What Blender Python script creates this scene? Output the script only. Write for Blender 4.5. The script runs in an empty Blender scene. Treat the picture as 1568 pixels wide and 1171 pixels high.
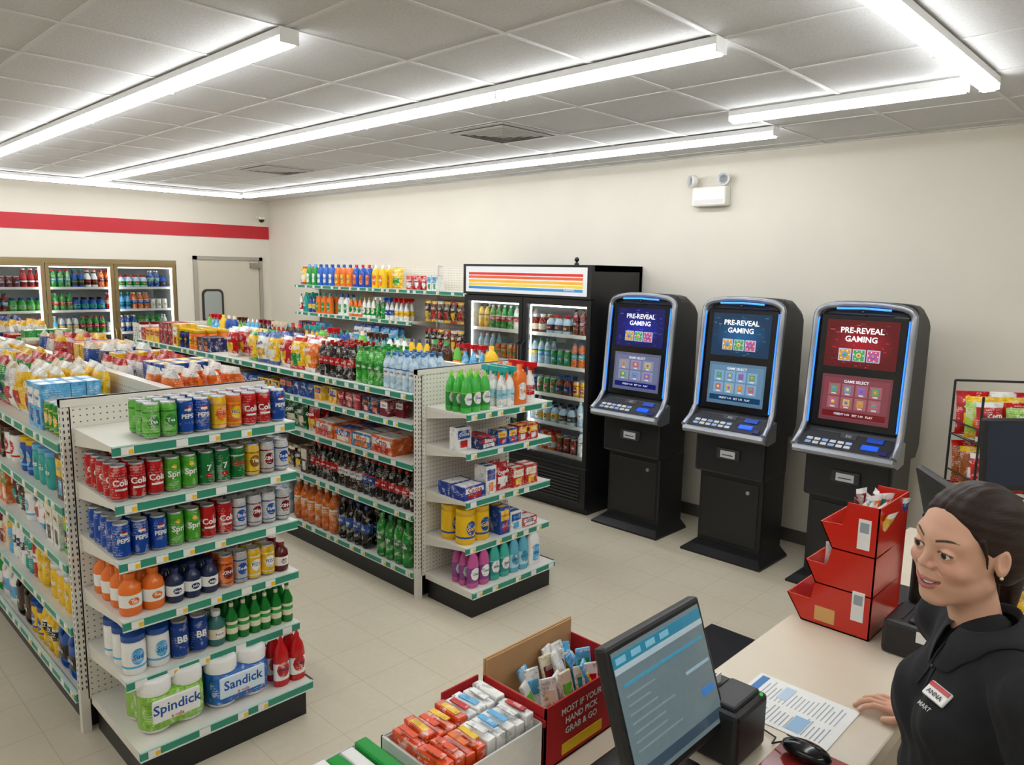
import bpy, math, random, numpy as np, bmesh
from mathutils import Vector, Matrix
R=random.Random(7)
pi=math.pi
SC=bpy.context.scene
def h(s):
    s=s.lstrip('#'); o=[]
    for i in (0,2,4):
        c=int(s[i:i+2],16)/255
        o.append(c/12.92 if c<=.04045 else ((c+.055)/1.055)**2.4)
    return tuple(o)
# ---------------------------------------------------------------- materials
MATS={}; MI=[]
def reg(k,m): MATS[k]=m; MI.append(k)
def N(nt,t,**k):
    n=nt.nodes.new(t)
    for a,v in k.items(): setattr(n,a,v)
    return n
def mt(nt,op,a,b=None):
    n=N(nt,'ShaderNodeMath',operation=op)
    for i,x in enumerate((a,b)):
        if x is None: continue
        if isinstance(x,(int,float)): n.inputs[i].default_value=x
        else: nt.links.new(x,n.inputs[i])
    return n.outputs[0]
def newmat(name):
    m=bpy.data.materials.new(name); m.use_nodes=True
    return m,m.node_tree,m.node_tree.nodes['Principled BSDF']
def mixc(nt,f,a,b,mode='MIX'):
    n=N(nt,'ShaderNodeMix',data_type='RGBA',blend_type=mode)
    for i,x in ((0,f),(6,a),(7,b)):
        if isinstance(x,(int,float)): n.inputs[i].default_value=x
        elif isinstance(x,tuple): n.inputs[i].default_value=(*x,1)
        else: nt.links.new(x,n.inputs[i])
    return n.outputs[2]
def noise(nt,scale,vec=None,detail=3):
    n=N(nt,'ShaderNodeTexNoise'); n.inputs['Scale'].default_value=scale; n.inputs['Detail'].default_value=detail
    if vec is not None: nt.links.new(vec,n.inputs['Vector'])
    return n.outputs['Fac']
def vcm(key,name,rough=.4,metal=0,emit=0,var=.06,nscale=25,coat=0,sss=0,bump=0,pr=0):
    m,nt,b=newmat(name)
    at=N(nt,'ShaderNodeAttribute',attribute_name='Col')
    tc=N(nt,'ShaderNodeTexCoord')
    f=noise(nt,nscale,tc.outputs['Object'])
    g=mt(nt,'ADD',mt(nt,'MULTIPLY',f,var*2),1-var)
    c=N(nt,'ShaderNodeVectorMath',operation='SCALE'); nt.links.new(at.outputs['Color'],c.inputs[0]); nt.links.new(g,c.inputs['Scale'])
    cc=c.outputs[0]
    if pr:
        n1=noise(nt,34,tc.outputs['Object'],4)
        dk=N(nt,'ShaderNodeVectorMath',operation='SCALE'); nt.links.new(cc,dk.inputs[0]); dk.inputs['Scale'].default_value=.35
        cc=mixc(nt,mt(nt,'MULTIPLY',mt(nt,'LESS_THAN',n1,.42),.55*pr),cc,dk.outputs[0])
        cc=mixc(nt,mt(nt,'MULTIPLY',mt(nt,'GREATER_THAN',n1,.60),.5*pr),cc,h('#f4efe4'))
        sp=N(nt,'ShaderNodeSeparateXYZ'); nt.links.new(tc.outputs['Object'],sp.inputs[0])
        ln=mt(nt,'GREATER_THAN',mt(nt,'FRACT',mt(nt,'MULTIPLY',sp.outputs[2],95)),.5)
        n2=mt(nt,'GREATER_THAN',noise(nt,190,tc.outputs['Object'],1),.5); n3=noise(nt,17,tc.outputs['Object'],1)
        k=mt(nt,'MULTIPLY',mt(nt,'MULTIPLY',ln,n2),mt(nt,'GREATER_THAN',n3,.54)); cc=mixc(nt,mt(nt,'MULTIPLY',k,.6*pr),cc,h('#f7f4ee'))
        k=mt(nt,'MULTIPLY',mt(nt,'MULTIPLY',ln,n2),mt(nt,'LESS_THAN',n3,.44)); cc=mixc(nt,mt(nt,'MULTIPLY',k,.5*pr),cc,h('#23252c'))
    nt.links.new(cc,b.inputs['Base Color'])
    b.inputs['Roughness'].default_value=rough; b.inputs['Metallic'].default_value=metal
    if emit:
        nt.links.new(at.outputs['Color'],b.inputs['Emission Color']); b.inputs['Emission Strength'].default_value=emit
    if sss:
        b.inputs['Subsurface Weight'].default_value=sss; b.inputs['Subsurface Radius'].default_value=(.6,.25,.15); b.inputs['Subsurface Scale'].default_value=.012
    if bump:
        bp=N(nt,'ShaderNodeBump'); bp.inputs['Strength'].default_value=bump; bp.inputs['Distance'].default_value=.002
        nt.links.new(noise(nt,nscale*6,tc.outputs['Object'],4),bp.inputs['Height']); nt.links.new(bp.outputs[0],b.inputs['Normal'])
    reg(key,m)
vcm('vc','printed_carton',.45,pr=.8)
vcm('pg','printed_film',.22,var=.05,pr=.75)
vcm('vm','aluminium_print',.3,metal=.35,var=.03,pr=.45)
vcm('vg','glossy_plastic',.15,var=.03)
vcm('st','powder_coated_steel',.45,var=.03)
vcm('bk','black_textured_plastic',.42,var=.1,nscale=60,bump=.25)
vcm('si','brushed_silver',.3,metal=.8,var=.05)
vcm('se','lit_screen',.15,emit=.42,var=.12,nscale=60)
vcm('sg','lit_sign',.4,emit=.3,var=.0)
vcm('bl','blue_edge_light',.3,emit=1.3,var=0)
vcm('fl','fridge_lamp',.3,emit=9,var=0)
vcm('sk','skin',.48,var=.04,nscale=30,sss=.15)
vcm('cl','black_polo_cotton',.85,var=.18,nscale=70,bump=.4)
vcm('pp','paper',.7,var=.02)
vcm('cb','cardboard',.8,var=.08,nscale=40)
vcm('lam','counter_laminate',.32,var=.05,nscale=12)
def emis(key,name,col,st):
    m,nt,b=newmat(name); b.inputs['Base Color'].default_value=(*col,1)
    b.inputs['Emission Color'].default_value=(*col,1); b.inputs['Emission Strength'].default_value=st; reg(key,m)
emis('tube','led_diffuser',(.96,.985,1.0),18.5)
def glass():
    m=bpy.data.materials.new('door_glass'); m.use_nodes=True; nt=m.node_tree; nt.nodes.clear()
    o=N(nt,'ShaderNodeOutputMaterial'); mx=N(nt,'ShaderNodeMixShader'); t=N(nt,'ShaderNodeBsdfTransparent'); g=N(nt,'ShaderNodeBsdfGlossy'); g.inputs['Roughness'].default_value=.03
    t.inputs['Color'].default_value=(.95,.97,.97,1)
    fr=N(nt,'ShaderNodeFresnel'); fr.inputs['IOR'].default_value=1.35
    nt.links.new(fr.outputs[0],mx.inputs[0]); nt.links.new(t.outputs[0],mx.inputs[1]); nt.links.new(g.outputs[0],mx.inputs[2]); nt.links.new(mx.outputs[0],o.inputs[0]); reg('gl',m)
glass()
def peg(key,name,ax):
    m,nt,b=newmat(name); tc=N(nt,'ShaderNodeTexCoord'); sp=N(nt,'ShaderNodeSeparateXYZ'); nt.links.new(tc.outputs['Object'],sp.inputs[0])
    def fr(o): return mt(nt,'SUBTRACT',mt(nt,'FRACT',mt(nt,'DIVIDE',o,.0254)),.5)
    a=fr(sp.outputs[ax]); c=fr(sp.outputs[2])
    d=mt(nt,'ADD',mt(nt,'MULTIPLY',a,a),mt(nt,'MULTIPLY',c,c))
    f=mt(nt,'LESS_THAN',d,.017)
    nt.links.new(mixc(nt,f,h('#ebe7dc'),h('#6f6a60')),b.inputs['Base Color']); b.inputs['Roughness'].default_value=.5; reg(key,m)
peg('px','pegboard_panel',0); peg('py','pegboard_panel_side',1)
def wallmat(key,name,col,sc=3,bs=.1):
    m,nt,b=newmat(name); tc=N(nt,'ShaderNodeTexCoord')
    f=noise(nt,sc,tc.outputs['Object'])
    nt.links.new(mixc(nt,f,tuple(x*.96 for x in col),tuple(min(1,x*1.03) for x in col)),b.inputs['Base Color'])
    b.inputs['Roughness'].default_value=.75
    bp=N(nt,'ShaderNodeBump'); bp.inputs['Strength'].default_value=bs; bp.inputs['Distance'].default_value=.003
    nt.links.new(noise(nt,180,tc.outputs['Object']),bp.inputs['Height']); nt.links.new(bp.outputs[0],b.inputs['Normal']); reg(key,m)
wallmat('wall','cream_wall_paint',h('#e5dfd2'))
def ceilmat():
    m,nt,b=newmat('acoustic_ceiling_tile'); tc=N(nt,'ShaderNodeTexCoord')
    f=noise(nt,90,tc.outputs['Object'],5); f2=noise(nt,260,tc.outputs['Object'],2)
    g=mt(nt,'GREATER_THAN',f2,.62)
    c=mixc(nt,f,h('#c8c8c8'),h('#e0e0e0')); c=mixc(nt,mt(nt,'MULTIPLY',g,.45),c,h('#979797'))
    nt.links.new(c,b.inputs['Base Color']); b.inputs['Roughness'].default_value=.9
    bp=N(nt,'ShaderNodeBump'); bp.inputs['Strength'].default_value=.4; bp.inputs['Distance'].default_value=.004
    nt.links.new(f,bp.inputs['Height']); nt.links.new(bp.outputs[0],b.inputs['Normal']); reg('ceil',m)
ceilmat()
def floormat():
    m,nt,b=newmat('vinyl_floor_tile'); tc=N(nt,'ShaderNodeTexCoord'); sp=N(nt,'ShaderNodeSeparateXYZ'); nt.links.new(tc.outputs['Object'],sp.inputs[0])
    def ln(o): return mt(nt,'GREATER_THAN',mt(nt,'ABSOLUTE',mt(nt,'SUBTRACT',mt(nt,'FRACT',mt(nt,'DIVIDE',mt(nt,'ADD',o,20.0),.305)),.5)),.492)
    l=mt(nt,'MAXIMUM',ln(sp.outputs[0]),ln(sp.outputs[1]))
    f=noise(nt,2.2,tc.outputs['Object'],6); f2=noise(nt,30,tc.outputs['Object'],5)
    c=mixc(nt,f,h('#d2c8b1'),h('#e2dac7')); c=mixc(nt,mt(nt,'MULTIPLY',f2,.35),c,h('#bdae92'))
    c=mixc(nt,mt(nt,'MULTIPLY',l,.35),c,h('#a3937a'))
    nt.links.new(c,b.inputs['Base Color']); b.inputs['Roughness'].default_value=.24; b.inputs['Specular IOR Level'].default_value=.5; reg('floor',m)
floormat()
def hairmat():
    m,nt,b=newmat('dark_brown_hair'); tc=N(nt,'ShaderNodeTexCoord'); mp=N(nt,'ShaderNodeMapping'); mp.inputs['Rotation'].default_value=(math.radians(-28),0,0); mp.inputs['Scale'].default_value=(320,9,320)
    nt.links.new(tc.outputs['Object'],mp.inputs[0]); f=noise(nt,1,mp.outputs[0],4)
    nt.links.new(mixc(nt,f,h('#0e0705'),h('#3a241a')),b.inputs['Base Color']); b.inputs['Roughness'].default_value=.5; b.inputs['Specular IOR Level'].default_value=.3
    bp=N(nt,'ShaderNodeBump'); bp.inputs['Strength'].default_value=.6; bp.inputs['Distance'].default_value=.002
    nt.links.new(f,bp.inputs['Height']); nt.links.new(bp.outputs[0],b.inputs['Normal']); reg('hair',m)
hairmat()
MID={k:i for i,k in enumerate(MI)}
W_=h('#f2efe8'); BK=h('#141416'); BK2=h('#222226'); STEEL=h('#e6e2d8'); GR=h('#2f9277')
# ---------------------------------------------------------------- mesh builder
_rb={}; _tx={}
def Tr(x,y,z): return Matrix.Translation((x,y,z))
def Rz(a): return Matrix.Rotation(a,4,'Z')
def Rx(a): return Matrix.Rotation(a,4,'X')
def Ry(a): return Matrix.Rotation(a,4,'Y')
class MB:
    def __init__(s): s.V=[];s.L=[];s.C=[];s.K=[];s.T=[];s.S=[];s.n=0;s.P=None
    def add(s,v,loops,counts,cols,mat='vc',smooth=False,M=None):
        v=np.asarray(v,float).reshape(-1,3)
        if M is not None: A=np.array(M); v=v@A[:3,:3].T+A[:3,3]
        nf=len(counts); cols=np.asarray(cols,float)
        if cols.ndim==1: cols=np.tile(cols[:3],(nf,1))
        s.V.append(v); s.L.append(np.asarray(loops,int)+s.n); s.C.append(np.asarray(counts,int)); s.K.append(cols)
        s.T.append(np.full(nf,MID[mat])); s.S.append(np.full(nf,smooth)); s.n+=len(v)
    def pack(s):
        if s.P is None: s.P=[np.concatenate(a) for a in (s.V,s.L,s.C,s.K,s.T,s.S)]
        return s.P
    def stamp(s,t,M):
        v,l,c,k,T,S=t.pack(); A=np.array(M)
        s.V.append(v@A[:3,:3].T+A[:3,3]); s.L.append(l+s.n); s.C.append(c); s.K.append(k); s.T.append(T); s.S.append(S); s.n+=len(v)
    def box(s,a,b,col,mat='vc',M=None):
        x0,y0,z0=a;x1,y1,z1=b
        v=[(x0,y0,z0),(x1,y0,z0),(x1,y1,z0),(x0,y1,z0),(x0,y0,z1),(x1,y0,z1),(x1,y1,z1),(x0,y1,z1)]
        s.add(v,[0,3,2,1,4,5,6,7,0,1,5,4,1,2,6,5,2,3,7,6,3,0,4,7],[4]*6,col,mat,False,M)
    def rbox(s,a,b,col,mat='vc',M=None,r=.01,seg=2):
        d=tuple(round(b[i]-a[i],4) for i in range(3)); key=(d,r,seg)
        if key not in _rb:
            bm=bmesh.new(); bmesh.ops.create_cube(bm,size=1); bmesh.ops.scale(bm,vec=d,verts=bm.verts)
            bmesh.ops.bevel(bm,geom=bm.edges[:],offset=min(r,min(d)*.49),segments=seg,affect='EDGES',profile=.5)
            bm.verts.ensure_lookup_table(); bm.verts.index_update()
            vs=[tuple(v.co) for v in bm.verts]; L=[];C=[]
            for f in bm.faces: L+=[v.index for v in f.verts]; C.append(len(f.verts))
            bm.free(); _rb[key]=(np.array(vs),L,C)
        vs,L,C=_rb[key]
        s.add(vs+np.array([(a[i]+b[i])/2 for i in range(3)]),L,C,col,mat,False,M)
    def lathe(s,prof,n=12,M=None,sx=1,sy=1,p=1,mat='vc',smooth=True):
        v=[];L=[];C=[];K=[]
        for q in prof:
            for i in range(n):
                a=2*pi*i/n; c,d=math.cos(a),math.sin(a)
                if p!=1: c=math.copysign(abs(c)**p,c); d=math.copysign(abs(d)**p,d)
                v.append((q[0]*c*sx,q[0]*d*sy,q[1]))
        for j in range(len(prof)-1):
            for i in range(n):
                k=(i+1)%n; L+=[j*n+i,j*n+k,(j+1)*n+k,(j+1)*n+i]; C.append(4); K.append(prof[j][2])
        s.add(v,L,C,K,mat,smooth,M)
        if prof[-1][0]>1e-4:
            m=len(prof)-1; s.add(v[m*n:],list(range(n)),[n],prof[-1][2],mat,False,M)
        if prof[0][0]>1e-4: s.add(v[:n],list(range(n))[::-1],[n],prof[0][2],mat,False,M)
    def patch(s,r,a0,a1,z0,z1,col,mat='pg',sx=1,sy=1,n=5,oval=False):
        v=[];L=[];C=[]
        for i in range(n+1):
            t=i/n; a=a0+(a1-a0)*t; e=math.sqrt(max(0,1-(2*t-1)**2)) if oval else 1
            zc=(z0+z1)/2; hz=(z1-z0)/2*e
            for z in (zc-hz,zc+hz): v.append((r*math.sin(a)*sx,-r*math.cos(a)*sy,z))
        for i in range(n): L+=[2*i,2*i+2,2*i+3,2*i+1]; C.append(4)
        s.add(v,L,C,col,mat,True)
    def sph(s,c,r,col,mat='vc',n=16,sc=(1,1,1),M=None):
        m=n//2; pr=[(max(1e-5,math.sin(pi*i/m))*r,-math.cos(pi*i/m)*r,col) for i in range(m+1)]
        MM=Tr(*c)@Matrix.Diagonal((*sc,1))
        if M is not None: MM=M@MM
        s.lathe(pr,n,MM,mat=mat)
    def loft(s,rings,col,mat='vc',M=None,smooth=False,cap=True):
        n=len(rings[0]); v=[p for r in rings for p in r]; L=[];C=[]
        for j in range(len(rings)-1):
            for i in range(n):
                k=(i+1)%n; L+=[j*n+i,j*n+k,(j+1)*n+k,(j+1)*n+i]; C.append(4)
        s.add(v,L,C,col,mat,smooth,M)
        if cap:
            s.add(rings[0],list(range(n))[::-1],[n],col,mat,False,M); s.add(rings[-1],list(range(n)),[n],col,mat,False,M)
    def prism(s,poly,x0,x1,col,mat='vc',M=None):
        s.loft([[(x0,y,z) for y,z in poly],[(x1,y,z) for y,z in poly]],col,mat,M)
    def tube(s,pts,r,col,mat='vc',M=None,n=8):
        pts=[Vector(p) for p in pts]; rings=[]
        up=None
        for i,p in enumerate(pts):
            t=(pts[min(i+1,len(pts)-1)]-pts[max(i-1,0)]).normalized()
            if up is None:
                up=Vector((0,0,1)) if abs(t.z)<.9 else Vector((1,0,0))
            a=t.cross(up).normalized(); up=a.cross(t).normalized(); rr=r[i] if isinstance(r,(list,tuple)) else r
            rings.append([tuple(p+(a*math.cos(2*pi*k/n)+up*math.sin(2*pi*k/n))*rr) for k in range(n)])
        s.loft(rings,col,mat,M,True)
    def text(s,t,size,M,col,mat='pp',wrap=None,sx=1,bold=.02,res=2):
        if (t,bold,res) not in _tx:
            cu=bpy.data.curves.new('t','FONT'); cu.body=t; cu.align_x='CENTER'; cu.align_y='CENTER'; cu.resolution_u=res; cu.offset=bold
            o=bpy.data.objects.new('t',cu); SC.collection.objects.link(o); dg=bpy.context.evaluated_depsgraph_get()
            me=bpy.data.meshes.new_from_object(o.evaluated_get(dg)); vs=np.array([tuple(v.co) for v in me.vertices]).reshape(-1,3); L=[];C=[]
            for f in me.polygons: L+=list(f.vertices); C.append(len(f.vertices))
            bpy.data.objects.remove(o); bpy.data.curves.remove(cu); bpy.data.meshes.remove(me); _tx[(t,bold,res)]=(vs,L,C)
        vs,L,C=_tx[(t,bold,res)]
        if len(vs)==0: return
        x=vs[:,0]*size*sx; z=vs[:,1]*size
        if wrap: v=np.stack([wrap*np.sin(x/wrap),-wrap*np.cos(x/wrap),z],1)
        else: v=np.stack([x,np.zeros_like(x),z],1)
        s.add(v,L,C,col,mat,False,M)
def mk(name,mb,parent=None,M=None,re=True):
    v,l,c,k,T,S=mb.pack(); v=v.copy()
    loc=Vector((0,0,0))
    if re and M is None:
        lo=v.min(0); hi=v.max(0); loc=Vector(((lo[0]+hi[0])/2,(lo[1]+hi[1])/2,lo[2])); v=v-np.array(loc)
    me=bpy.data.meshes.new(name); me.vertices.add(len(v)); me.vertices.foreach_set('co',v.ravel())
    me.loops.add(len(l)); me.loops.foreach_set('vertex_index',l.astype(np.int32))
    me.polygons.add(len(c)); st=np.concatenate([[0],np.cumsum(c)[:-1]]); me.polygons.foreach_set('loop_start',st.astype(np.int32))
    us=np.unique(T); rm={u:i for i,u in enumerate(us)}
    for u in us: me.materials.append(MATS[MI[u]])
    me.polygons.foreach_set('material_index',np.array([rm[t] for t in T],dtype=np.int32))
    me.polygons.foreach_set('use_smooth',S.astype(bool))
    me.update(calc_edges=True)
    ca=me.color_attributes.new('Col','FLOAT_COLOR','CORNER')
    kk=np.repeat(k,c,axis=0); kk=np.concatenate([kk,np.ones((len(kk),1))],1); ca.data.foreach_set('color',kk.ravel().astype(np.float32))
    o=bpy.data.objects.new(name,me); SC.collection.objects.link(o)
    if M is not None: o.matrix_world=M
    else: o.location=loc
    if parent: 
        o.parent=parent
    return o
def FR(x,y,z=0,a=0): return Tr(x,y,z)@Rz(a)
LEFT=-pi/2; RIGHT=pi/2
# ---------------------------------------------------------------- products
RED=h('#c4161c');BLU=h('#1450a8');NAVY=h('#132a63');GRN=h('#1d9a3c');LGR=h('#6cc24a');YEL=h('#f5c518');ORG=h('#ee7623');WHT=h('#f1f1ee');PUR=h('#6b3fa0');PNK=h('#d76aa5');TEA=h('#2aa7a0');BRN=h('#4a2a18');DK=h('#1c1412');SIL=h('#b9bcc0');SKY=h('#5fb4e6');DRD=h('#7c1020');CRM=h('#e9dcc0');DGR=h('#14532d')
PAL=[RED,RED,BLU,NAVY,GRN,YEL,YEL,ORG,WHT,WHT,CRM,TEA,SKY,BRN,DRD,LGR]
DIM={'can':(.067,.067,.14),'bot':(.072,.072,.24),'beer':(.066,.066,.23),'dish':(.085,.06,.23),'jug':(.13,.09,.27),'bag':(.165,.085,.23),'sbag':(.12,.05,.15),'box':(.11,.055,.12),'tbox':(.10,.06,.2),'jar':(.1,.1,.17),'milk':(.15,.15,.28),'wide':(.09,.09,.17),'spray':(.085,.07,.26),'flat':(.16,.1,.07)}
_pc={}
def lum(c): return .2*c[0]+.7*c[1]+.1*c[2]
def prod(kind,c1,c2,c3,txt=None):
    key=(kind,c1,c2,c3,txt)
    if key in _pc: return _pc[key]
    T=MB(); w,d,H=DIM[kind]; q=len(_pc)
    def wd(*l): return l[q%len(l)]
    def con(c,alt=None): 
        a=alt or c3
        if abs(lum(a)-lum(c))>.15: return a
        return WHT if lum(c)<.35 else NAVY
    if kind=='can':
        T.lathe([(.02,.003,SIL),(.023,0,SIL),(.0305,.010,c1),(.0315,.016,c1),(.0315,.020,c2 if not txt else c1),(.0315,.024,c1),(.0315,.1,c2),(.0315,.106,c1),(.0315,.121,c1),(.027,.133,SIL),(.0275,.139,SIL),(.026,.1395,SIL),(.025,.136,SIL),(1e-5,.136,SIL)],16,mat='vm')
        if txt:
            T.text(txt,.034 if len(txt)<5 else .023,Tr(0,0,.072),c3,wrap=.0322,bold=.03)
            if txt=='PEPSI': T.patch(.0319,-.42,.42,.086,.112,RED,oval=True,n=8); T.patch(.0322,-.42,.42,.095,.103,WHT,n=6); T.patch(.0324,-.40,.40,.084,.095,BLU,oval=True,n=8)
            if txt=='7': T.patch(.0319,-.45,.45,.03,.05,RED,oval=True,n=8)
            if txt=='Spri': T.patch(.0319,-.3,.3,.095,.112,YEL,oval=True,n=8)
            if txt=='Cola': T.patch(.0319,-.75,.75,.043,.051,WHT,n=8)
        else:
            T.patch(.0319,-.75,.75,.04,.092,c2,oval=True,n=8); T.text(wd('Tea','ZING','Soda','FIZZ'),.021,Tr(0,0,.068),con(c2),wrap=.0324,res=1)
    elif kind=='bot':
        T.lathe([(.024,0,c1),(.032,.012,c1),(.0325,.05,c1),(.030,.07,c1),(.0325,.085,c2),(.0328,.10,c2),(.0328,.13,c3),(.0325,.14,c1),(.032,.165,c1),(.022,.195,c1),(.0125,.213,c1),(.012,.22,c3),(.0145,.222,c3),(.0145,.24,c3)],12,mat='pg')
        T.text(txt or wd('Cola','FIZZ','pure','Soda'),.024,Tr(0,0,.112),con(c2,WHT),wrap=.0335,res=1)
    elif kind=='beer':
        T.lathe([(.028,0,c1),(.030,.008,c1),(.030,.03,c1),(.0305,.04,c2),(.0305,.07,c3),(.0305,.09,c2),(.030,.105,c1),(.030,.13,c1),(.013,.17,c1),(.0115,.18,c2),(.0115,.2,c1),(.011,.215,c3),(.014,.217,c3),(.014,.229,c3)],12,mat='vg')
    elif kind=='dish':
        T.lathe([(.9,0,c1),(1,.01,c1),(1,.03,c2),(1,.05,c2),(1,.11,c3),(1,.115,c1),(.97,.13,c1),(.8,.165,c1),(.45,.19,c1),(.33,.2,c3),(.33,.215,c3),(.2,.22,c3),(.15,.23,c3)],12,sx=.038,sy=.026,mat='vg')
        T.patch(1.02,-.9,.9,.045,.115,WHT if lum(c2)<.3 else c3,'pg',.038,.026,8,True); T.text(wd('Fresh','Clean','Brite'),.02,Tr(0,-.0272,.08),con(WHT,NAVY),res=1)
    elif kind=='spray':
        T.lathe([(.9,0,c1),(1,.01,c1),(1,.05,c2),(1,.11,c1),(.8,.15,c1),(.4,.18,c1),(.35,.2,c3),(.35,.22,c3)],12,sx=.036,sy=.028,mat='pg')
        T.box((-.014,-.045,.22),(.014,.025,.252),c3,'vg'); T.box((-.006,-.03,.19),(.006,-.022,.222),c3,'vg')
        T.text(wd('Glass','Clean','Shine'),.02,Tr(0,-.0295,.08),con(c2),res=1)
    elif kind=='jug':
        T.lathe([(.93,0,c1),(1,.012,c1),(1,.04,c1),(1.01,.05,c1),(1.01,.125,c1),(.98,.15,c1),(.88,.19,c1),(.5,.225,c1),(.36,.23,c3),(.36,.262,c3),(.3,.268,c3)],16,sx=.058,sy=.038,p=.7,mat='vg')
        T.patch(1.09,-.85,.85,.03,.15,c2,'pg',.058,.038,8,True); T.text(wd('WASH','Oxi','Tidy','Suds'),.034,Tr(0,-.0425,.09),con(c2),res=1)
        T.tube([(.048,0,.12),(.062,0,.16),(.056,0,.2),(.03,0,.222)],.011,c1,'vg')
    elif kind=='milk':
        T.lathe([(.9,0,c1),(1,.015,c1),(1,.05,c2),(1,.12,c1),(.97,.17,c1),(.7,.22,c1),(.3,.255,c1),(.27,.256,c3),(.27,.275,c3)],16,sx=.07,sy=.07,p=.65,mat='vg')
        T.text(wd('MILK','Juice','Tea'),.035,Tr(0,-.0715,.088),con(c2),res=1)
        T.tube([(.02,-.05,.15),(.03,-.07,.18),(.02,-.045,.23)],.011,c1,'vg')
    elif kind=='wide':
        T.lathe([(.036,0,c1),(.042,.01,c1),(.042,.035,c2),(.0425,.085,c1),(.042,.09,c1),(.038,.115,c1),(.02,.135,c1),(.019,.14,c3),(.022,.142,c3),(.022,.165,c3)],14,mat='vg')
        T.patch(.0432,-.5,.5,.045,.075,c3,n=8,oval=True); T.text(wd('Juice','Punch','Tea'),.016,Tr(0,0,.06),con(c3,WHT),wrap=.0437,res=1)
    elif kind=='jar':
        T.lathe([(.042,0,c1),(.047,.01,c1),(.047,.03,c2),(.0475,.04,c1),(.0475,.1,c1),(.046,.135,c1),(.04,.142,c3),(.047,.144,c3),(.047,.168,c3)],14,mat='vg')
        T.patch(.0478,-.6,.6,.045,.115,c2,n=8,oval=True); T.text(txt or wd('Nuts','Mix','Oats'),.030,Tr(0,0,.078),con(c2),wrap=.0485,res=1)
    elif kind in('bag','sbag'):
        nu,nv=6,8; v=[];K=[];L=[];C=[]
        rr=random.Random(q)
        for sd in (-1,1):
            for j in range(nv+1):
                for i in range(nu+1):
                    u=2*i/nu-1; qq=j/nv; t=d/2*max(0,1-u*u)**.5*math.sin(pi*qq)**.6
                    t*=1+rr.uniform(-.15,.15)
                    v.append((u*w/2*(1-.07*math.sin(pi*qq)),sd*t,qq*H))
        for sd in (0,1):
            o=sd*(nu+1)*(nv+1)
            for j in range(nv):
                for i in range(nu):
                    a=o+j*(nu+1)+i; Q=(a,a+1,a+nu+2,a+nu+1); L+=Q if sd==0 else Q[::-1]; C.append(4)
                    u=(i+.5)/nu*2-1; z=(j+.5)/nv
                    K.append(c2 if u*u/.5+((z-.33)/.2)**2<1 else (c3 if (.9<z or z<.1) else c1))
        T.add(v,L,C,K,'pg',True)
        T.text(wd('CHIPS','Crunch','Snack','Puffs','Corn'),w*.24,Tr(0,-d/2*1.1,H*.66)@Ry(-.1),con(c1,WHT),res=1,bold=.04)
    elif kind in ('box','tbox','flat'):
        T.box((-w/2+.002,-d/2,0),(w/2-.002,d/2,H),c1)
        T.box((-w/2+.012,-d/2-.0008,H*.5),(w/2-.012,-d/2+.001,H*.88),c2)
        T.box((-w/2+.03,-d/2-.0008,H*.1),(w/2-.03,-d/2+.001,H*.42),c3)
        T.text(wd('Bites','Crisp','Daily','Mega','Cocoa'),w*.25,Tr(0,-d/2-.0014,H*.69),con(c2),res=1)
        T.box((-w/2+.015,-d/2+.01,H-.001),(w/2-.015,d/2-.01,H+.0006),c2)
    _pc[key]=T
    return T
def fill(name,F,u0,u1,z,specs,rows=2,hmax=9,dmax=9,jit=.004,parent=None,gap=.004,mb=None):
    own=mb is None
    if own: mb=MB()
    u=u0;i=0
    while i<400:
        sp=specs[i%len(specs)]; i+=1
        kind,a,b,c=sp[:4]; n=sp[4] if len(sp)>4 else 1; txt=sp[5] if len(sp)>5 else None; s=sp[6] if len(sp)>6 else 1
        w,d,H=DIM[kind]; s=min(s,hmax/H); w*=s;d*=s
        T=prod(kind,a,b,c,txt); done=False
        for k in range(n):
            if u+w>u1: done=True;break
            miss=R.random()<.05 and gap>0 and not txt
            for r in range(rows):
                if .02+(r+1)*d*1.04>dmax: break
                if miss and r==0: continue
                a_=R.uniform(-.16,.16) if kind in('bag','sbag') else R.uniform(-.05,.05)
                M=F@Tr(u+w/2+R.uniform(-jit,jit)*.5,.018+d/2+r*d*1.04+R.uniform(0,jit),z+.0012)@Rz(a_)@Matrix.Scale(s,4)
                if kind in('bag','sbag'): M=M@Rx(R.uniform(-.16,-.02))
                mb.stamp(T,M)
            u+=w+gap
        if done: break
    if own and mb.V: return mk(name,mb,parent)
def rs(kinds,n,pal=PAL,m=(1,3),s=1):
    return [(R.choice(kinds),R.choice(pal),R.choice(pal),R.choice(pal),R.randint(*m),None,s) for _ in range(n)]
def rail(mb,F,u0,u1,z):
    mb.box((u0,-.008,z-.036),(u1,0,z-.002),GR,'st',F); mb.box((u0,-.011,z-.004),(u1,.004,z+.002),h('#cfe6dc'),'st',F); mb.box((u0,-.011,z-.04),(u1,0,z-.035),h('#d8e6df'),'st',F)
    u=u0+.03
    while u<u1-.06:
        mb.box((u,-.0105,z-.034),(u+.045,-.007,z-.006),WHT,'pp',F)
        if R.random()<.7: mb.box((u+.026,-.0112,z-.032),(u+.044,-.008,z-.016),YEL,'pp',F)
        u+=R.uniform(.09,.24)
def shelf(mb,F,u0,u1,d,z):
    mb.box((u0,0,z-.022),(u1,d,z),STEEL,'st',F); rail(mb,F,u0,u1,z)
    for u in (u0+.004,u1-.008): mb.prism([(0.02,z-.022),(d,z-.022),(d,z-.075)],u,u+.004,STEEL,'st',F)
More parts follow.
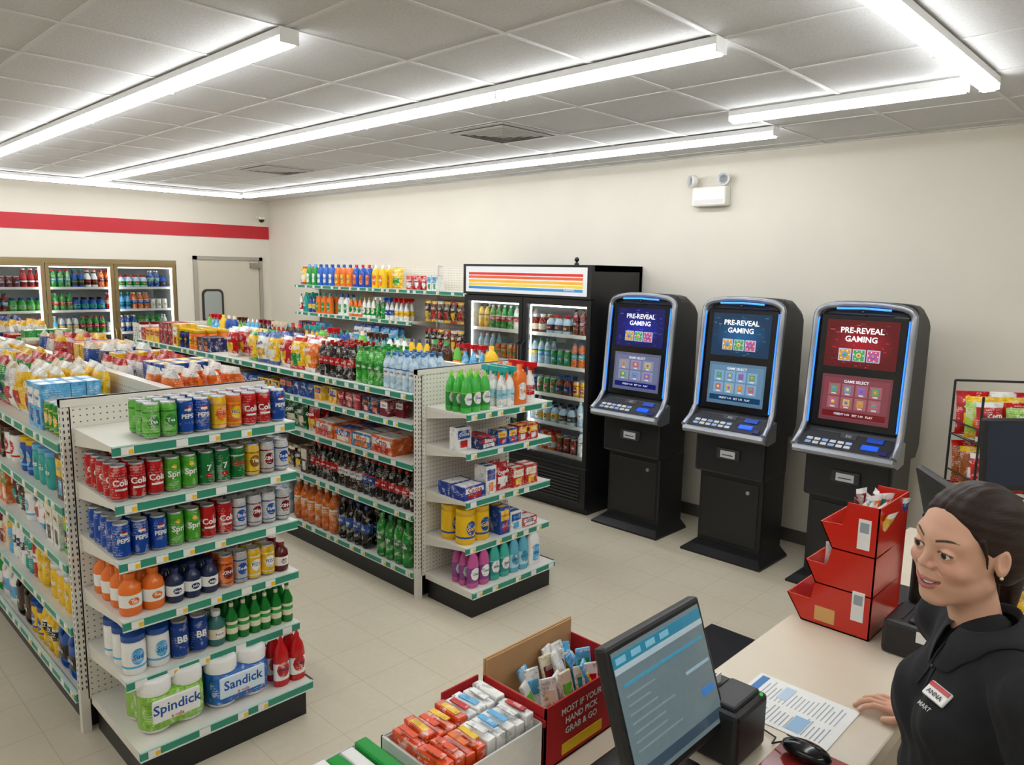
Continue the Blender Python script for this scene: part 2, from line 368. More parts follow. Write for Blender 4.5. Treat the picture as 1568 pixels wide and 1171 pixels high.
def post(mb,x,y,H,F=None):
    mb.box((x,y,0),(x+.035,y+.035,H),STEEL,'st')
    z=.2
    while z<H-.03:
        mb.box((x+.006,y-.001,z),(x+.011,y+.001,z+.012),BK2,'st'); mb.box((x+.023,y-.001,z),(x+.028,y+.001,z+.012),BK2,'st')
        mb.box((x-.001,y+.014,z),(x+.001,y+.019,z+.014),BK2,'st'); z+=.026
# ---------------------------------------------------------------- room
XW=5.42; YF=10.15; CH=2.93; XL=-2.6; YB=-2.2
def simple(name,boxes,mat,col=(1,1,1),re=False):
    mb=MB()
    for a,b in boxes: mb.box(a,b,col,mat)
    return mk(name,mb,re=re)
simple('floor',[((XL-.1,YB-.1,-.1),(XW+.1,YF+1.2,0))],'floor')
simple('ceiling',[((XL-.1,YB-.1,CH),(XW+.1,YF+.1,CH+.1))],'ceil')
simple('wall_right',[((XW,YB-.1,0),(XW+.1,YF+.1,CH))],'wall')
simple('wall_left',[((XL-.1,YB-.1,0),(XL,YF+.1,CH))],'wall')
simple('wall_back',[((XL,YB-.1,0),(XW,YB,CH))],'wall')
simple('wall_far',[((XL,YF,2.06),(4.08,YF+.1,CH))],'wall'); simple('wall_far_right',[((4.08,YF,0),(XW,YF+.1,CH))],'wall'); simple('wall_far_left',[((XL,YF,0),(XL+.55,YF+.1,2.06))],'wall')
mb=MB(); mb.box((XL,YF-.012,2.39),(5.41,YF-.001,2.565),h('#c01f2c'),'st'); mk('trim_1',mb)
mb=MB(); mb.box((XW-.012,YB,0),(XW-.001,YF,.1),h('#5a5650'),'st'); mk('baseboard_right',mb)
mb=MB(); x=2.2-.61*7
TB=h('#d6d6d4')
while x<XW:
    mb.box((x-.010,YB,CH-.004),(x+.010,YF,CH-.0005),TB,'st'); x+=.61
y=2.2-.61*7
while y<YF:
    mb.box((XL,y-.010,CH-.005),(XW,y+.010,CH-.0005),TB,'st'); y+=.61
for a,b in (((XW-.025,YB,CH-.006),(XW-.001,YF,CH)),((XL,YF-.025,CH-.006),(XW,YF-.001,CH))): mb.box(a,b,TB,'st')
mk('trim_2',mb,re=False)
mb=MB(); F=FR(4.30,YF-.001,0)
fc=h('#a8a195'); dc=h('#cdc6b6')
mb.box((0,-.03,0),(.05,0,2.13),fc,'st',F); mb.box((.94,-.03,0),(.99,0,2.13),fc,'st',F); mb.box((0,-.03,2.08),(.99,0,2.13),fc,'st',F)
mb.box((.055,-.02,.005),(.935,0,2.075),dc,'st',F)
def rr_panel(mb,x0,x1,z0,z1,r,y,col,mat,F):
    P=[]
    for cx,cz,a in ((x1-r,z0+r,-pi/2),(x1-r,z1-r,0),(x0+r,z1-r,pi/2),(x0+r,z0+r,pi)):
        for k in range(5): t=a+k*pi/8; P.append((cx+r*math.cos(t),y,cz+r*math.sin(t)))
    mb.loft([P,[(p[0],y+.02,p[2]) for p in P]],col,mat,F)
rr_panel(mb,.095,.395,1.215,1.685,.07,-.035,h('#2e2d2c'),'bk',F); rr_panel(mb,.125,.365,1.245,1.655,.05,-.038,h('#a5aca8'),'vg',F)
mb.box((.80,-.07,1.98),(.93,-.02,2.05),h('#a39e96'),'si',F); mb.box((.07,-.026,.3),(.92,-.02,.9),h('#b9b7b0'),'si',F)
mk('door_1',mb)
def strip(a,b):
    mb=MB(); a=Vector(a);b=Vector(b); L=(b-a).length; ang=math.atan2(b.y-a.y,b.x-a.x); F=Tr(a.x,a.y,CH)@Rz(ang)
    mb.box((.001,-.040,-.036),(L-.001,.040,-.0065),h('#e4e4e2'),'st',F)
    mb.loft([[(x,-.038,-.037),(x,-.037,-.056),(x,-.024,-.070),(x,.024,-.070),(x,.037,-.056),(x,.038,-.037)] for x in (.006,L-.006)],WHT,'tube',F)
    for e in (-.004,L-.001): mb.box((e,-.041,-.064),(e+.005,.041,-.0055),h('#f0f0ee'),'st',F)
    x=1.22
    while x<L-.3: mb.box((x,-.0405,-.0715),(x+.010,.0405,-.0355),h('#e9eaeb'),'st',F); x+=1.22
    mk('ceiling_strip_light',mb)
strip((1.6,2.79,0),(1.6,9.2,0)); strip((2.79,1.58,0),(2.79,9.2,0)); strip((4.62,2.2,0),(4.62,9.2,0))
strip((-1.5,9.3,0),(4.6,9.3,0)); strip((4.06,1.02,0),(4.06,2.2,0)); strip((.9,.94,0),(4.12,.94,0)); strip((-.9,.0,0),(-.9,7.0,0)); strip((-.5,-1.0,0),(4.2,-1.0,0))  # last strip: unseen fill light behind the camera, added to brighten the front
def vent(x,y):
    mb=MB(); F=Tr(x,y,CH-.006)
    mb.box((-.29,-.29,.001),(.29,.29,.003),h('#2c2c2d'),'st',F)
    for i,(r0,wd) in enumerate(((.30,.040),(.235,.026),(.185,.026),(.135,.026),(.085,.026))):
        for k in range(4):
            G=F@Rz(k*pi/2); z=-.004-i*.003; mb.loft([[(-r0,-r0,z),(r0,-r0,z),(r0,-r0,z+.003),(-r0,-r0,z+.003)],[(-r0+wd,-r0+wd,z-.008 if i else z),(r0-wd,-r0+wd,z-.008 if i else z),(r0-wd,-r0+wd,z-.005 if i else z+.003),(-r0+wd,-r0+wd,z-.005 if i else z+.003)]],h('#c4c4c2'),'st',G)
    mb.box((-.045,-.045,-.02),(.045,.045,-.016),h('#a4a4a2'),'st',F)
    mk('ceiling_air_vent',mb)
vent(3.725,3.725); vent(3.725,6.775)
mb=MB(); F=FR(XW-.002,3.20,2.53,LEFT)@Tr(0,-.09,0)
mb.rbox((0,0,0),(.29,.09,.15),h('#e9e7e0'),'vg',F,.015); mb.box((.02,-.002,.02),(.27,0,.05),h('#cfcdc6'),'vg',F)
for x,t in ((-.01,-.6),(.26,.2)):
    G=F@Tr(x,.02,.20)@Rz(t)@Rx(pi/2); mb.lathe([(.02,-.04,W_),(.045,-.02,W_),(.05,.02,W_),(.044,.024,SIL),(.03,.01,h('#8c9094')),(1e-5,.006,h('#c8ccd0'))],16,G,mat='vg')
    mb.tube([(x+(.03 if x<0 else -.01),.05,.13),(x,.04,.18)],.012,W_,'vg',F)
mk('emergency_light',mb)
mb=MB(); mb.lathe([(.04,0,W_),(.045,.03,W_)],16,Tr(5.25,YF-.12,2.66)); mb.sph((5.25,YF-.12,2.655),.04,BK,'vg'); mb.box((5.23,YF-.12,2.68),(5.27,YF-.001,2.7),W_); mk('security_camera_dome',mb)
# ---------------------------------------------------------------- gondolas
def gondola(x0,x1,y0,y1,H,zl,zr):
    mb=MB(); xm=(x0+x1)/2; d=xm-x0-.02
    mb.box((xm-.018,y0+.04,.13),(xm+.018,y1,H),STEEL,'py')
    mb.box((x0+.03,y0+.04,0),(x1-.03,y1,.125),BK,'bk'); mb.box((x0+.008,y0+.036,.125),(x1-.008,y1,.15),STEEL,'st')
    mb.box((x0+.03,y0,.15),(x1-.03,y0+.034,H),STEEL,'px'); mb.box((x0,y0-.004,H-.03),(x1,y0+.038,H),STEEL,'st')
    post(mb,x0,y0,H); post(mb,x1-.035,y0,H); post(mb,x0+.0,y1-.035,H); post(mb,x1-.035,y1-.035,H); mb.box((x0+.03,y1-.034,.15),(x1-.03,y1,H),STEEL,'px')
    mb.box((xm-.022,y0+.04,H-.02),(xm+.022,y1,H+.004),STEEL,'st')
    FL=FR(x0,y1-.04,0,LEFT); FRt=FR(x1,y0+.04,0,RIGHT); L=y1-y0-.08
    for F,zs in ((FL,zl),(FRt,zr)):
        rail(mb,F,0,L,.168)
        k=max(1,round(L/1.2)); w=L/k
        for z in zs:
            for i in range(k): shelf(mb,F,i*w,(i+1)*w-.002,d,z)
    return mb,FL,FRt,L,d
def endcap(mb,x0,x1,yb,yf,ybase,zs):
    F=FR(x0,yf,0,0); w=x1-x0
    for z in zs: shelf(mb,F,0,w,yb-yf,z)
    mb.box((x0+.02,ybase+.02,0),(x1-.02,yb,.125),BK,'bk'); mb.box((x0,ybase,.125),(x1,yb,.165),STEEL,'st'); rail(mb,FR(x0,ybase),0,w,.165)
    mb.box((x1-.004,ybase,.125),(x1+.006,yb,.167),h('#3a3a3a'),'st')
ZL1=[1.27,1.0,.75,.47]; ZR1=[1.27,1.0,.75,.47]
g1,FL1,FR1,L1,d1=gondola(.86,1.74,3.35,8.3,1.455,ZL1,ZR1)
E1Z=[1.337,1.115,.89,.655,.41]; endcap(g1,.90,1.64,3.348,2.90,2.80,E1Z); mk('gondola_shelving',g1)
ZL2=[1.27,1.09,.845,.53]
g2,FL2,FR2,L2,d2=gondola(2.72,3.50,3.39,7.9,1.42,ZL2,ZR1)
E2Z=[1.20,.975,.69,.415]; endcap(g2,2.78,3.50,3.388,3.03,2.97,E2Z)
g2.box((2.75,7.905,0),(3.45,8.3,.15),BK,'bk')
for z in (.5,.85,1.2): shelf(g2,FR(3.45,8.3,0,pi),0,.7,.39,z)
mk('gondola_shelving',g2)
F=FR(.90,2.90)
COKE=('can',RED,RED,WHT,1,'Cola'); SPR=('can',h('#4fae2e'),h('#4fae2e'),WHT,1,'Spri'); SEV=('can',h('#0f7a3a'),h('#0f7a3a'),WHT,1,'7'); PEP=('can',h('#0b4db0'),h('#0b4db0'),WHT,1,'PEPSI'); 
YC=('can',YEL,h('#8a5a12'),RED,1); SC1=('can',h('#d9dcdf'),BLU,RED,1); SC2=('can',h('#c7cbd0'),DRD,BLU,1)
def n_(s,n): s=list(s); s[4]=n; return tuple(s)
fill('soda_cans',F,.13,.74,1.337,[('can',LGR,h('#2f8f3a'),RED,2),PEP,PEP,('can',YEL,ORG,RED,1),('can',ORG,YEL,BLU,1),n_(COKE,2),n_(PEP,2)],rows=3,gap=-.001)
fill('soda_cans',F,.0,.74,1.115,[n_(COKE,3),n_(SPR,2),n_(SEV,2),('can',h('#0f7a3a'),WHT,RED,1,'Lime'),YC,SC2,SC1],rows=5,gap=-.0001+.003-.003)
fill('soda_cans',F,.0,.74,.89,[n_(PEP,2),PEP,n_(SPR,2),n_(COKE,2),SC1,SC2,SC1,SC2],rows=5,gap=-.0001)
fill('juice_and_soda_bottles',F,.01,.74,.655,[('wide',ORG,WHT,ORG,2,None,1.0),('wide',h('#1e2c50'),WHT,NAVY,3,None,.85),('can',ORG,DRD,WHT,1),('can',SIL,BLU,WHT,1),('can',YEL,WHT,WHT,2),('wide',h('#5a1418'),WHT,DRD,2,None,.8)],rows=4,gap=-.004)
fill('drink_cans_and_green_bottles',F,.01,.74,.41,[('jar',WHT,SKY,BLU,2,'Sud',.95),('can',h('#0c3f94'),h('#0c3f94'),WHT,2,'BB',1.15),('wide',h('#37706b'),CRM,WHT,1,None,.9),('beer',h('#0e7a2c'),h('#e6e2c6'),GRN,9,None,.83)],rows=3,gap=-.003)
def pack(mb,F,nx,ny,r,H,c1,c2,txt,cap=W_):
    for i in range(nx):
        for j in range(ny):
            mb.lathe([(r*.3,0,W_),(r*.9,.006,WHT),(r,.02,c1),(r*1.01,H*.72,WHT),(r,H-.012,WHT),(r*.85,H,WHT),(r*.3,H,W_),(r*.28,H-.006,h('#b9b0a0'))],18,F@Tr(r+2*r*i*.97,r+2*r*j*.97,0),mat='vg')
    mb.rbox((.006,-.006,H*.06),(2*r*nx-.016,2*r*ny-.01,H*.74),c1,'pg',F,.03,4); mb.rbox((.028,-.009,H*.22),(2*r*nx-.038,.01,H*.66),c2,'vg',F,.009,3)
    mb.text(txt,.056,F@Tr(r*nx-.004,-.0095,H*.47),BLU if c1!=BLU else WHT); mb.text('6 rolls',.02,F@Tr(r*nx-.004,-.0095,H*.28),RED)
mb=MB(); pack(mb,FR(.945,2.86,.1665),2,2,.064,.225,h('#8cc63f'),WHT,'Spindick'); mk('toilet_paper_pack',mb)
mb=MB(); pack(mb,FR(1.21,2.85,.1665),2,2,.067,.215,h('#1668c0'),h('#d8ecf8'),'Sandick'); mk('paper_towel_pack',mb)
mb=MB()
for i in range(2):
    for j in range(2): mb.stamp(prod('dish',RED,WHT,RED),Tr(1.525+i*.078,2.86+j*.07,.1665)@Matrix.Scale(.98,4))
mk('red_cleaner_bottles',mb)
def sidefill(F,L,zs,H,d,tops,mids,rows_top=3,rows=2,base=None,htop=.30):
    for i,z in enumerate([zs[0]]+zs[1:]+[.152]):
        hm=htop if i==0 else ([zs[0]]+zs[1:])[i-1]-z-.045
        sp=tops if i==0 else mids[(i-1)%len(mids)]
        if i==len(zs) and base: sp=base
        fill(sp[0],F,.02,L-.015,z,sp[1],rows_top if i==0 else rows,hm,d)
CHP=[RED,YEL,ORG,RED,BLU,h('#e8d38a'),GRN,WHT,YEL]
R.seed(12)
TOPP=[RED,RED,YEL,YEL,WHT,BLU,NAVY,ORG,CRM,WHT,GRN]
sidefill(FL1,L1,ZL1,1.4,d1,('snack_bags',rs(['bag','bag','tbox','jar','bag'],19,TOPP,(1,2),1.05)+[('bag',YEL,RED,WHT,2,None,1.05),('tbox',SKY,WHT,BLU,2),('can',GRN,YEL,WHT,3),('can',WHT,GRN,YEL,3)]),
 [('boxed_groceries',rs(['tbox','box','jar'],22)+[('tbox',BLU,YEL,RED,3)]),('snack_bags',rs(['bag','tbox','jar'],20)),('drink_bottles',rs(['bot','jar','jug'],18))],4,1,
 ('milk_and_juice_jugs',rs(['jug','milk','bot'],12,[WHT,BLU,DK,RED,YEL])+[('milk',GRN,WHT,BLU,1),('milk',WHT,SKY,RED,2),('milk',h('#2b1a14'),BRN,WHT,2),('jar',YEL,BLU,BLU,2)]))
sidefill(FR1,L1,ZR1,1.4,d1,('snack_bags',[('bag',ORG,YEL,WHT,2,None,1.1),('tbox',BLU,YEL,RED,2,None,1.2),('bag',WHT,NAVY,RED,2,None,1.1)]+rs(['tbox','bag','bag','jar'],26,TOPP,(1,2),1.2)),
 [('boxed_groceries',rs(['tbox','box'],16)),('drink_bottles',rs(['bot'],16)),('snack_bags',rs(['bag'],16))],4,1)
R.seed(5)
COLA=('bot',h('#1a0c08'),RED,RED,8); GB=('bot',h('#3faf35'),h('#2c8f2c'),GRN,5); WB=('bot',h('#bcd8ea'),h('#e8f2f8'),h('#3b82c4'),7)
fill('boxed_groceries',FL2,.02,1.0,1.27,rs(['tbox','box','jar'],14,[RED,RED,WHT,YEL,DRD]),3,.22,d2)
fill('snack_jars',FL2,1.0,1.75,1.27,rs(['box','jar'],14,[BRN,WHT,YEL,ORG,NAVY]),3,.2,d2)
fill('snack_bags',FL2,1.75,2.95,1.27,[('bag',RED,YEL,WHT,2),('bag',DRD,ORG,YEL,1),('bag',YEL,RED,GRN,1),('bag',WHT,h('#e0b040'),BLU,1),('bag',YEL,WHT,BLU,1)],3,.23,d2)
fill('snack_bags',FL2,2.93,3.35,1.27,[('bag',YEL,GRN,RED,1),('bag',ORG,YEL,WHT,1)],3,.23,d2)
fill('cola_bottles',FL2,3.34,3.78,1.27,[n_(COLA,6)],4,.235,d2,gap=-.002)
fill('lime_soda_bottles',FL2,3.78,4.08,1.27,[n_(GB,5)],4,.235,d2,gap=-.002)
fill('water_bottles',FL2,4.08,L2-.01,1.27,[n_(WB,7)],4,.225,d2,gap=-.004)
fill('candy_boxes',FL2,.02,L2-.02,1.09,rs(['box','flat','flat'],30,[RED,YEL,BLU,DRD,WHT,BRN,ORG,NAVY]),2,.1,d2)
fill('snack_bags',FL2,.02,2.6,.845,rs(['bag','sbag'],20,CHP),2,.19,d2)
fill('coffee_bags',FL2,2.6,3.3,.845,[('bag',RED,YEL,WHT,1),('bag',DGR,CRM,GRN,3)],2,.19,d2)
fill('boxed_snacks',FL2,3.3,L2-.02,.845,[('flat',h('#e36a2c'),WHT,RED,1,None,1.5),('flat',ORG,BLU,WHT,1,None,1.3),('flat',h('#2a6f9a'),WHT,ORG,1,None,1.3)],2,.13,d2)
fill('snack_bags',FL2,.02,2.2,.53,rs(['bag','tbox'],16,CHP+[BRN]),2,.24,d2)
fill('coffee_packs',FL2,2.2,3.2,.53,[('tbox',BRN,CRM,WHT,3),('tbox',WHT,BLU,BRN,2),('sbag',BRN,YEL,CRM,3)],2,.22,d2)
fill('cola_bottles',FL2,3.2,L2-.02,.53,[n_(COLA,5),('bot',h('#33201c'),WHT,DRD,4),('bot',h('#1c2035'),BLU,RED,2)],3,.255,d2,gap=-.001)
fill('water_bottles',FL2,1.0,2.9,.152,[('bot',h('#c3d9e8'),h('#8fb8dd'),WHT,26,None,1.25)],3,.31,d2)
fill('orange_soda_bottles',FL2,2.95,3.52,.152,[('bot',h('#e8731c'),h('#f0902e'),WHT,6,None,1.25)],3,.31,d2)
fill('cola_bottles',FL2,3.54,3.98,.152,[('bot',DK,BLU,BLU,5,None,1.2)],3,.3,d2)
fill('lime_soda_bottles',FL2,3.99,L2-.01,.152,[('bot',h('#2f9a3a'),h('#1d7a34'),GRN,5,None,1.2)],3,.3,d2)
sidefill(FR2,L2,ZR1,1.4,d2,('household_cleaners',rs(['jug','dish','spray'],20)),[('boxed_groceries',rs(['tbox','box'],16)),('household_cleaners',rs(['dish','jar'],16))],1,1,None,.24)
F=FR(2.78,3.03)
fill('dish_soap_bottles',F,.0,.29,1.20,[('dish',h('#48b648'),h('#2f8a3f'),h('#8ad03c'),4)],3,.25,.35,gap=-.012)
fill('cleaner_bottles',F,.29,.71,1.20,[('spray',WHT,h('#a8d8e8'),TEA,2,None,.95),('jug',ORG,WHT,ORG,1,None,.9),('spray',WHT,RED,RED,1),('jug',h('#1c56b8'),YEL,ORG,1,None,.9),('spray',RED,WHT,WHT,1)],3,.26,.35,gap=-.012)
fill('household_boxes',F,.0,.71,.975,[('box',WHT,BLU,RED,1,None,1.1),('flat',NAVY,RED,WHT,1,None,.9),('box',BLU,YEL,RED,2,None,.75),('box',RED,YEL,WHT,2,None,.8),('box',WHT,NAVY,BLU,1,None,.9)],2,.13,.34)
fill('household_boxes',F,.0,.71,.69,[('flat',h('#1d3fa0'),WHT,RED,1,None,1.1),('tbox',WHT,BLU,ORG,1,None,.85),('sbag',RED,WHT,RED,1,None,1.1),('box',h('#cf2a1e'),WHT,YEL,3)],2,.2,.34)
fill('laundry_canisters',F,.01,.30,.415,[('jar',YEL,BLU,YEL,2,'Gain',1.25)],2,.22,.34,gap=-.01)
fill('household_boxes',F,.30,.71,.415,[('tbox',h('#1d4fb0'),YEL,RED,1,None,.9),('box',WHT,BLU,SKY,1),('flat',RED,WHT,WHT,2,None,.8)],2,.17,.34)
F=FR(2.79,2.98)
fill('fabric_softener_bottles',F,.01,.70,.165,[('dish',h('#c85a9a'),h('#8a3f8a'),PUR,2,None,1.15),('dish',h('#3fae9f'),h('#2a8f8f'),h('#7fd0c0'),2,None,1.15),('dish',h('#5fb0c8'),h('#b8e0ec'),h('#3fa0c0'),2,None,1.15),('jug',WHT,SKY,BLU,1,None,.95)],3,.245,.39,gap=-.006)
# ---------------------------------------------------------------- wall shelving
mb=MB(); Fw=FR(5.02,8.75,0,LEFT); Lw=3.5
mb.box((0,.36,.1),(Lw,.385,2.03),STEEL,'py',Fw); mb.box((0,0,0),(Lw,.38,.12),BK,'bk',Fw); mb.box((0,-.02,.12),(Lw,.38,.15),STEEL,'st',Fw)
for u in (0,1.2,2.4,3.47): mb.box((u,.33,0),(u+.03,.39,2.05),STEEL,'st',Fw)
for z in (1.785,1.44,1.12,.8,.48):
    for i in range(3 if z>1.7 else 2): shelf(mb,Fw,i*1.2,min(Lw,(i+1)*1.2)-.002,.37,z)
for r_ in range(4):
    for k in range(9): mb.tube([(2.5+k*.105,.36,1.68-r_*.3),(2.5+k*.105,.12,1.68-r_*.3)],.002,SIL,'si',Fw,5)
mk('wall_shelving_unit',mb)
R.seed(9)
fill('detergent_bottles',Fw,.02,2.2,1.785,[('bag',YEL,WHT,RED,1),('jug',GRN,WHT,SKY,2),('jug',h('#2a66c8'),WHT,BLU,3),('jug',ORG,YEL,BLU,3),('jug',h('#1c56b8'),ORG,RED,3),('jug',YEL,ORG,WHT,2),('bag',YEL,GRN,YEL,3),('jug',WHT,SKY,GRN,4)],2,.26,.36)
fill('paper_goods',Fw,2.25,2.9,1.785,[('sbag',RED,WHT,RED,3),('tbox',WHT,SKY,GRN,2)],2,.16,.36)
fill('household_cleaners',Fw,.02,2.35,1.44,rs(['spray','jug','dish'],20,[BLU,GRN,TEA,YEL,WHT,RED,ORG,WHT]),2,.25,.36)
fill('paper_goods',Fw,.02,2.35,1.12,rs(['tbox','bag','box'],20,[WHT,BLU,RED,SKY,WHT,NAVY]),2,.24,.36)
fill('household_cleaners',Fw,.02,2.35,.8,rs(['jug','jar'],14),1,.25,.36); fill('boxed_groceries',Fw,.02,2.35,.48,rs(['tbox'],14),1,.25,.36)
mb=MB()
for r_ in range(4):
    for k in range(9):
        for j in range(2):
            T=prod('sbag',R.choice([BRN,DK,DRD,h('#8a4a20')]),R.choice([RED,YEL,CRM]),R.choice([YEL,WHT,RED]))
            mb.stamp(T,Fw@Tr(2.5+k*.105,.14+j*.08,1.68-r_*.3-.23)@Matrix.Diagonal((.8,.8,1.5,1)))
mk('hanging_jerky_bags',mb)
# ---------------------------------------------------------------- coolers
def cooler(mb,F,w,d,H,nd,zb,zt,fcol,body,fmat,lamps=True,rows=2,zs=None,hand=True,seed=1,pal=None):
    rr=random.Random(seed); LI=h('#d8dcdc')
    t=.04
    mb.box((0,.03,0),(t,d,H),body,'bk',F); mb.box((w-t,.03,0),(w,d,H),body,'bk',F); mb.box((0,d-.04,0),(w,d,H),body,'bk',F); mb.box((0,.03,H-.05),(w,d,H),body,'bk',F); mb.box((t,.03,0),(w-t,d-.04,zb),body,'bk',F)
    mb.box((t,d-.06,zb),(w-t,d-.041,zt),LI,'st',F); mb.box((t+.0005,.06,zb),(t+.006,d-.05,zt),LI,'st',F); mb.box((w-t-.006,.06,zb),(w-t-.0005,d-.05,zt),LI,'st',F); mb.box((t,.04,zt),(w-t,d-.04,H-.05),body,'bk',F)
    zs=zs or [zb+.02+i*(zt-zb)/5 for i in range(5)]
    for z in zs: mb.box((t,.09,z-.012),(w-t,d-.06,z),h('#dfe3e3'),'st',F); mb.box((t,.083,z-.014),(w-t,.09,z+.016),W_,'st',F)
    dw=w/nd
    for i in range(nd):
        a=i*dw;b=a+dw; f=.045
        mb.box((a+.004,0,zb-.02),(a+f,.04,zt+.02),fcol,fmat,F); mb.box((b-f,0,zb-.02),(b-.004,.04,zt+.02),fcol,fmat,F)
        mb.box((a+f,0,zb-.02),(b-f,.04,zb+.03),fcol,fmat,F); mb.box((a+f,0,zt-.03),(b-f,.04,zt+.02),fcol,fmat,F)
        mb.box((a+f,.018,zb+.03),(b-f,.022,zt-.03),WHT,'gl',F)
        if lamps:
            for x in ((a+f+.002),(b-f-.012)): mb.box((x,.05,zb+.04),(x+.010,.060,zt-.04),WHT,'fl',F)
            mb.box((a+f,.06,zt-.05),(b-f,.075,zt-.038),WHT,'fl',F)
        if hand: 
            x=b-.03 if i%2==0 else a+.03
            mb.tube([(x,0,zb+.45),(x,-.04,zb+.48),(x,-.04,zb+.95),(x,0,zb+.98)],.009,h('#2b2b2e') if body==BK else h('#b8a070'),'si',F)
    T=MB()
    for z in zs:
        u=t+.02
        while u<w-t-.08:
            kd=rr.choice(['bot','bot','can','beer','wide']); s=1 if kd!='bot' else .92
            c1=rr.choice(pal or [h('#2f9a3a'),h('#7a1a10'),DK,ORG,SKY,BLU,WHT,WHT,h('#bcd8ea'),RED,SIL,YEL]); c2=rr.choice(PAL); c3=rr.choice([WHT,RED,BLU,BK,GRN])
            for q in range(rr.randint(2,4)):
                if u>w-t-.08: break
                for k in range(rows): T.stamp(prod(kd,c1,c2,c3),F@Tr(u+.035,.14+k*.085,z+.001)@Matrix.Scale(s,4))
                u+=.076 if kd!='wide' else .092
    return T
mb=MB(); Ff=FR(4.72,5.19,0,LEFT)
T=cooler(mb,Ff,1.5,.69,2.06,2,.42,1.76,BK,BK,'bk',zs=[.45,.70,.95,1.2,1.47],seed=4,pal=[h('#2f9a3a'),h('#2f9a3a'),WHT,h('#7a1a10'),h('#bcd8ea'),ORG,BLU,YEL,h('#bcd8ea')])
mb.box((0,-.012,1.79),(1.5,.03,2.06),BK,'bk',Ff); mb.box((.04,-.016,1.81),(1.46,-.008,2.04),h('#e8ecee'),'sg',Ff)
for z,c in ((1.965,h('#d8342c')),(1.935,h('#e8663a')),(1.90,h('#f5b83a')),(1.87,h('#f3d24a')),(1.84,h('#3f8fd0'))): mb.box((.08,-.018,z),(1.42,-.014,z+.022),c,'sg',Ff)
mb.text('COOL',.04,Ff@Tr(1.28,-.0195,1.86),WHT,'sg')
mb.box((0,-.005,.05),(1.5,.03,.38),BK,'bk',Ff)
for i in range(9): mb.box((.06,-.016,.10+i*.028),(1.44,-.004,.112+i*.028),h('#35353a'),'bk',Ff)
mb.box((0,-.008,.385),(1.5,.03,.405),BK2,'bk',Ff)
par=bpy.data.objects.new('double_door_drink_fridge',None); SC.collection.objects.link(par)
mk('cabinet',mb,par); mk('bottles',T,par)
mb=MB(); mb.lathe([(.02,0,BK),(.02,.012,BK),(.010,.018,BK),(.010,.03,BK)],14,Tr(4.84,3.95,2.061),mat='bk'); mb.sph((4.84,3.95,2.105),.020,BK,'vg'); mk('security_camera_ball',mb)
GOLD=h('#a8946c'); mb=MB(); Fc=FR(4.07-8*.76,YF-.01)
T=cooler(mb,Fc,8*.76,.75,2.05,8,.22,2.0,GOLD,h('#8a867c'),'si',zs=[.25,.55,.84,1.13,1.42,1.70],seed=8)
mb.box((0,-.012,2.0),(8*.76,.03,2.055),GOLD,'si',Fc); mb.box((0,-.01,0),(8*.76,.03,.2),BK2,'bk',Fc)
par=bpy.data.objects.new('walk_in_cooler_doors',None); SC.collection.objects.link(par); mk('frames',mb,par); mk('bottles',T,par)
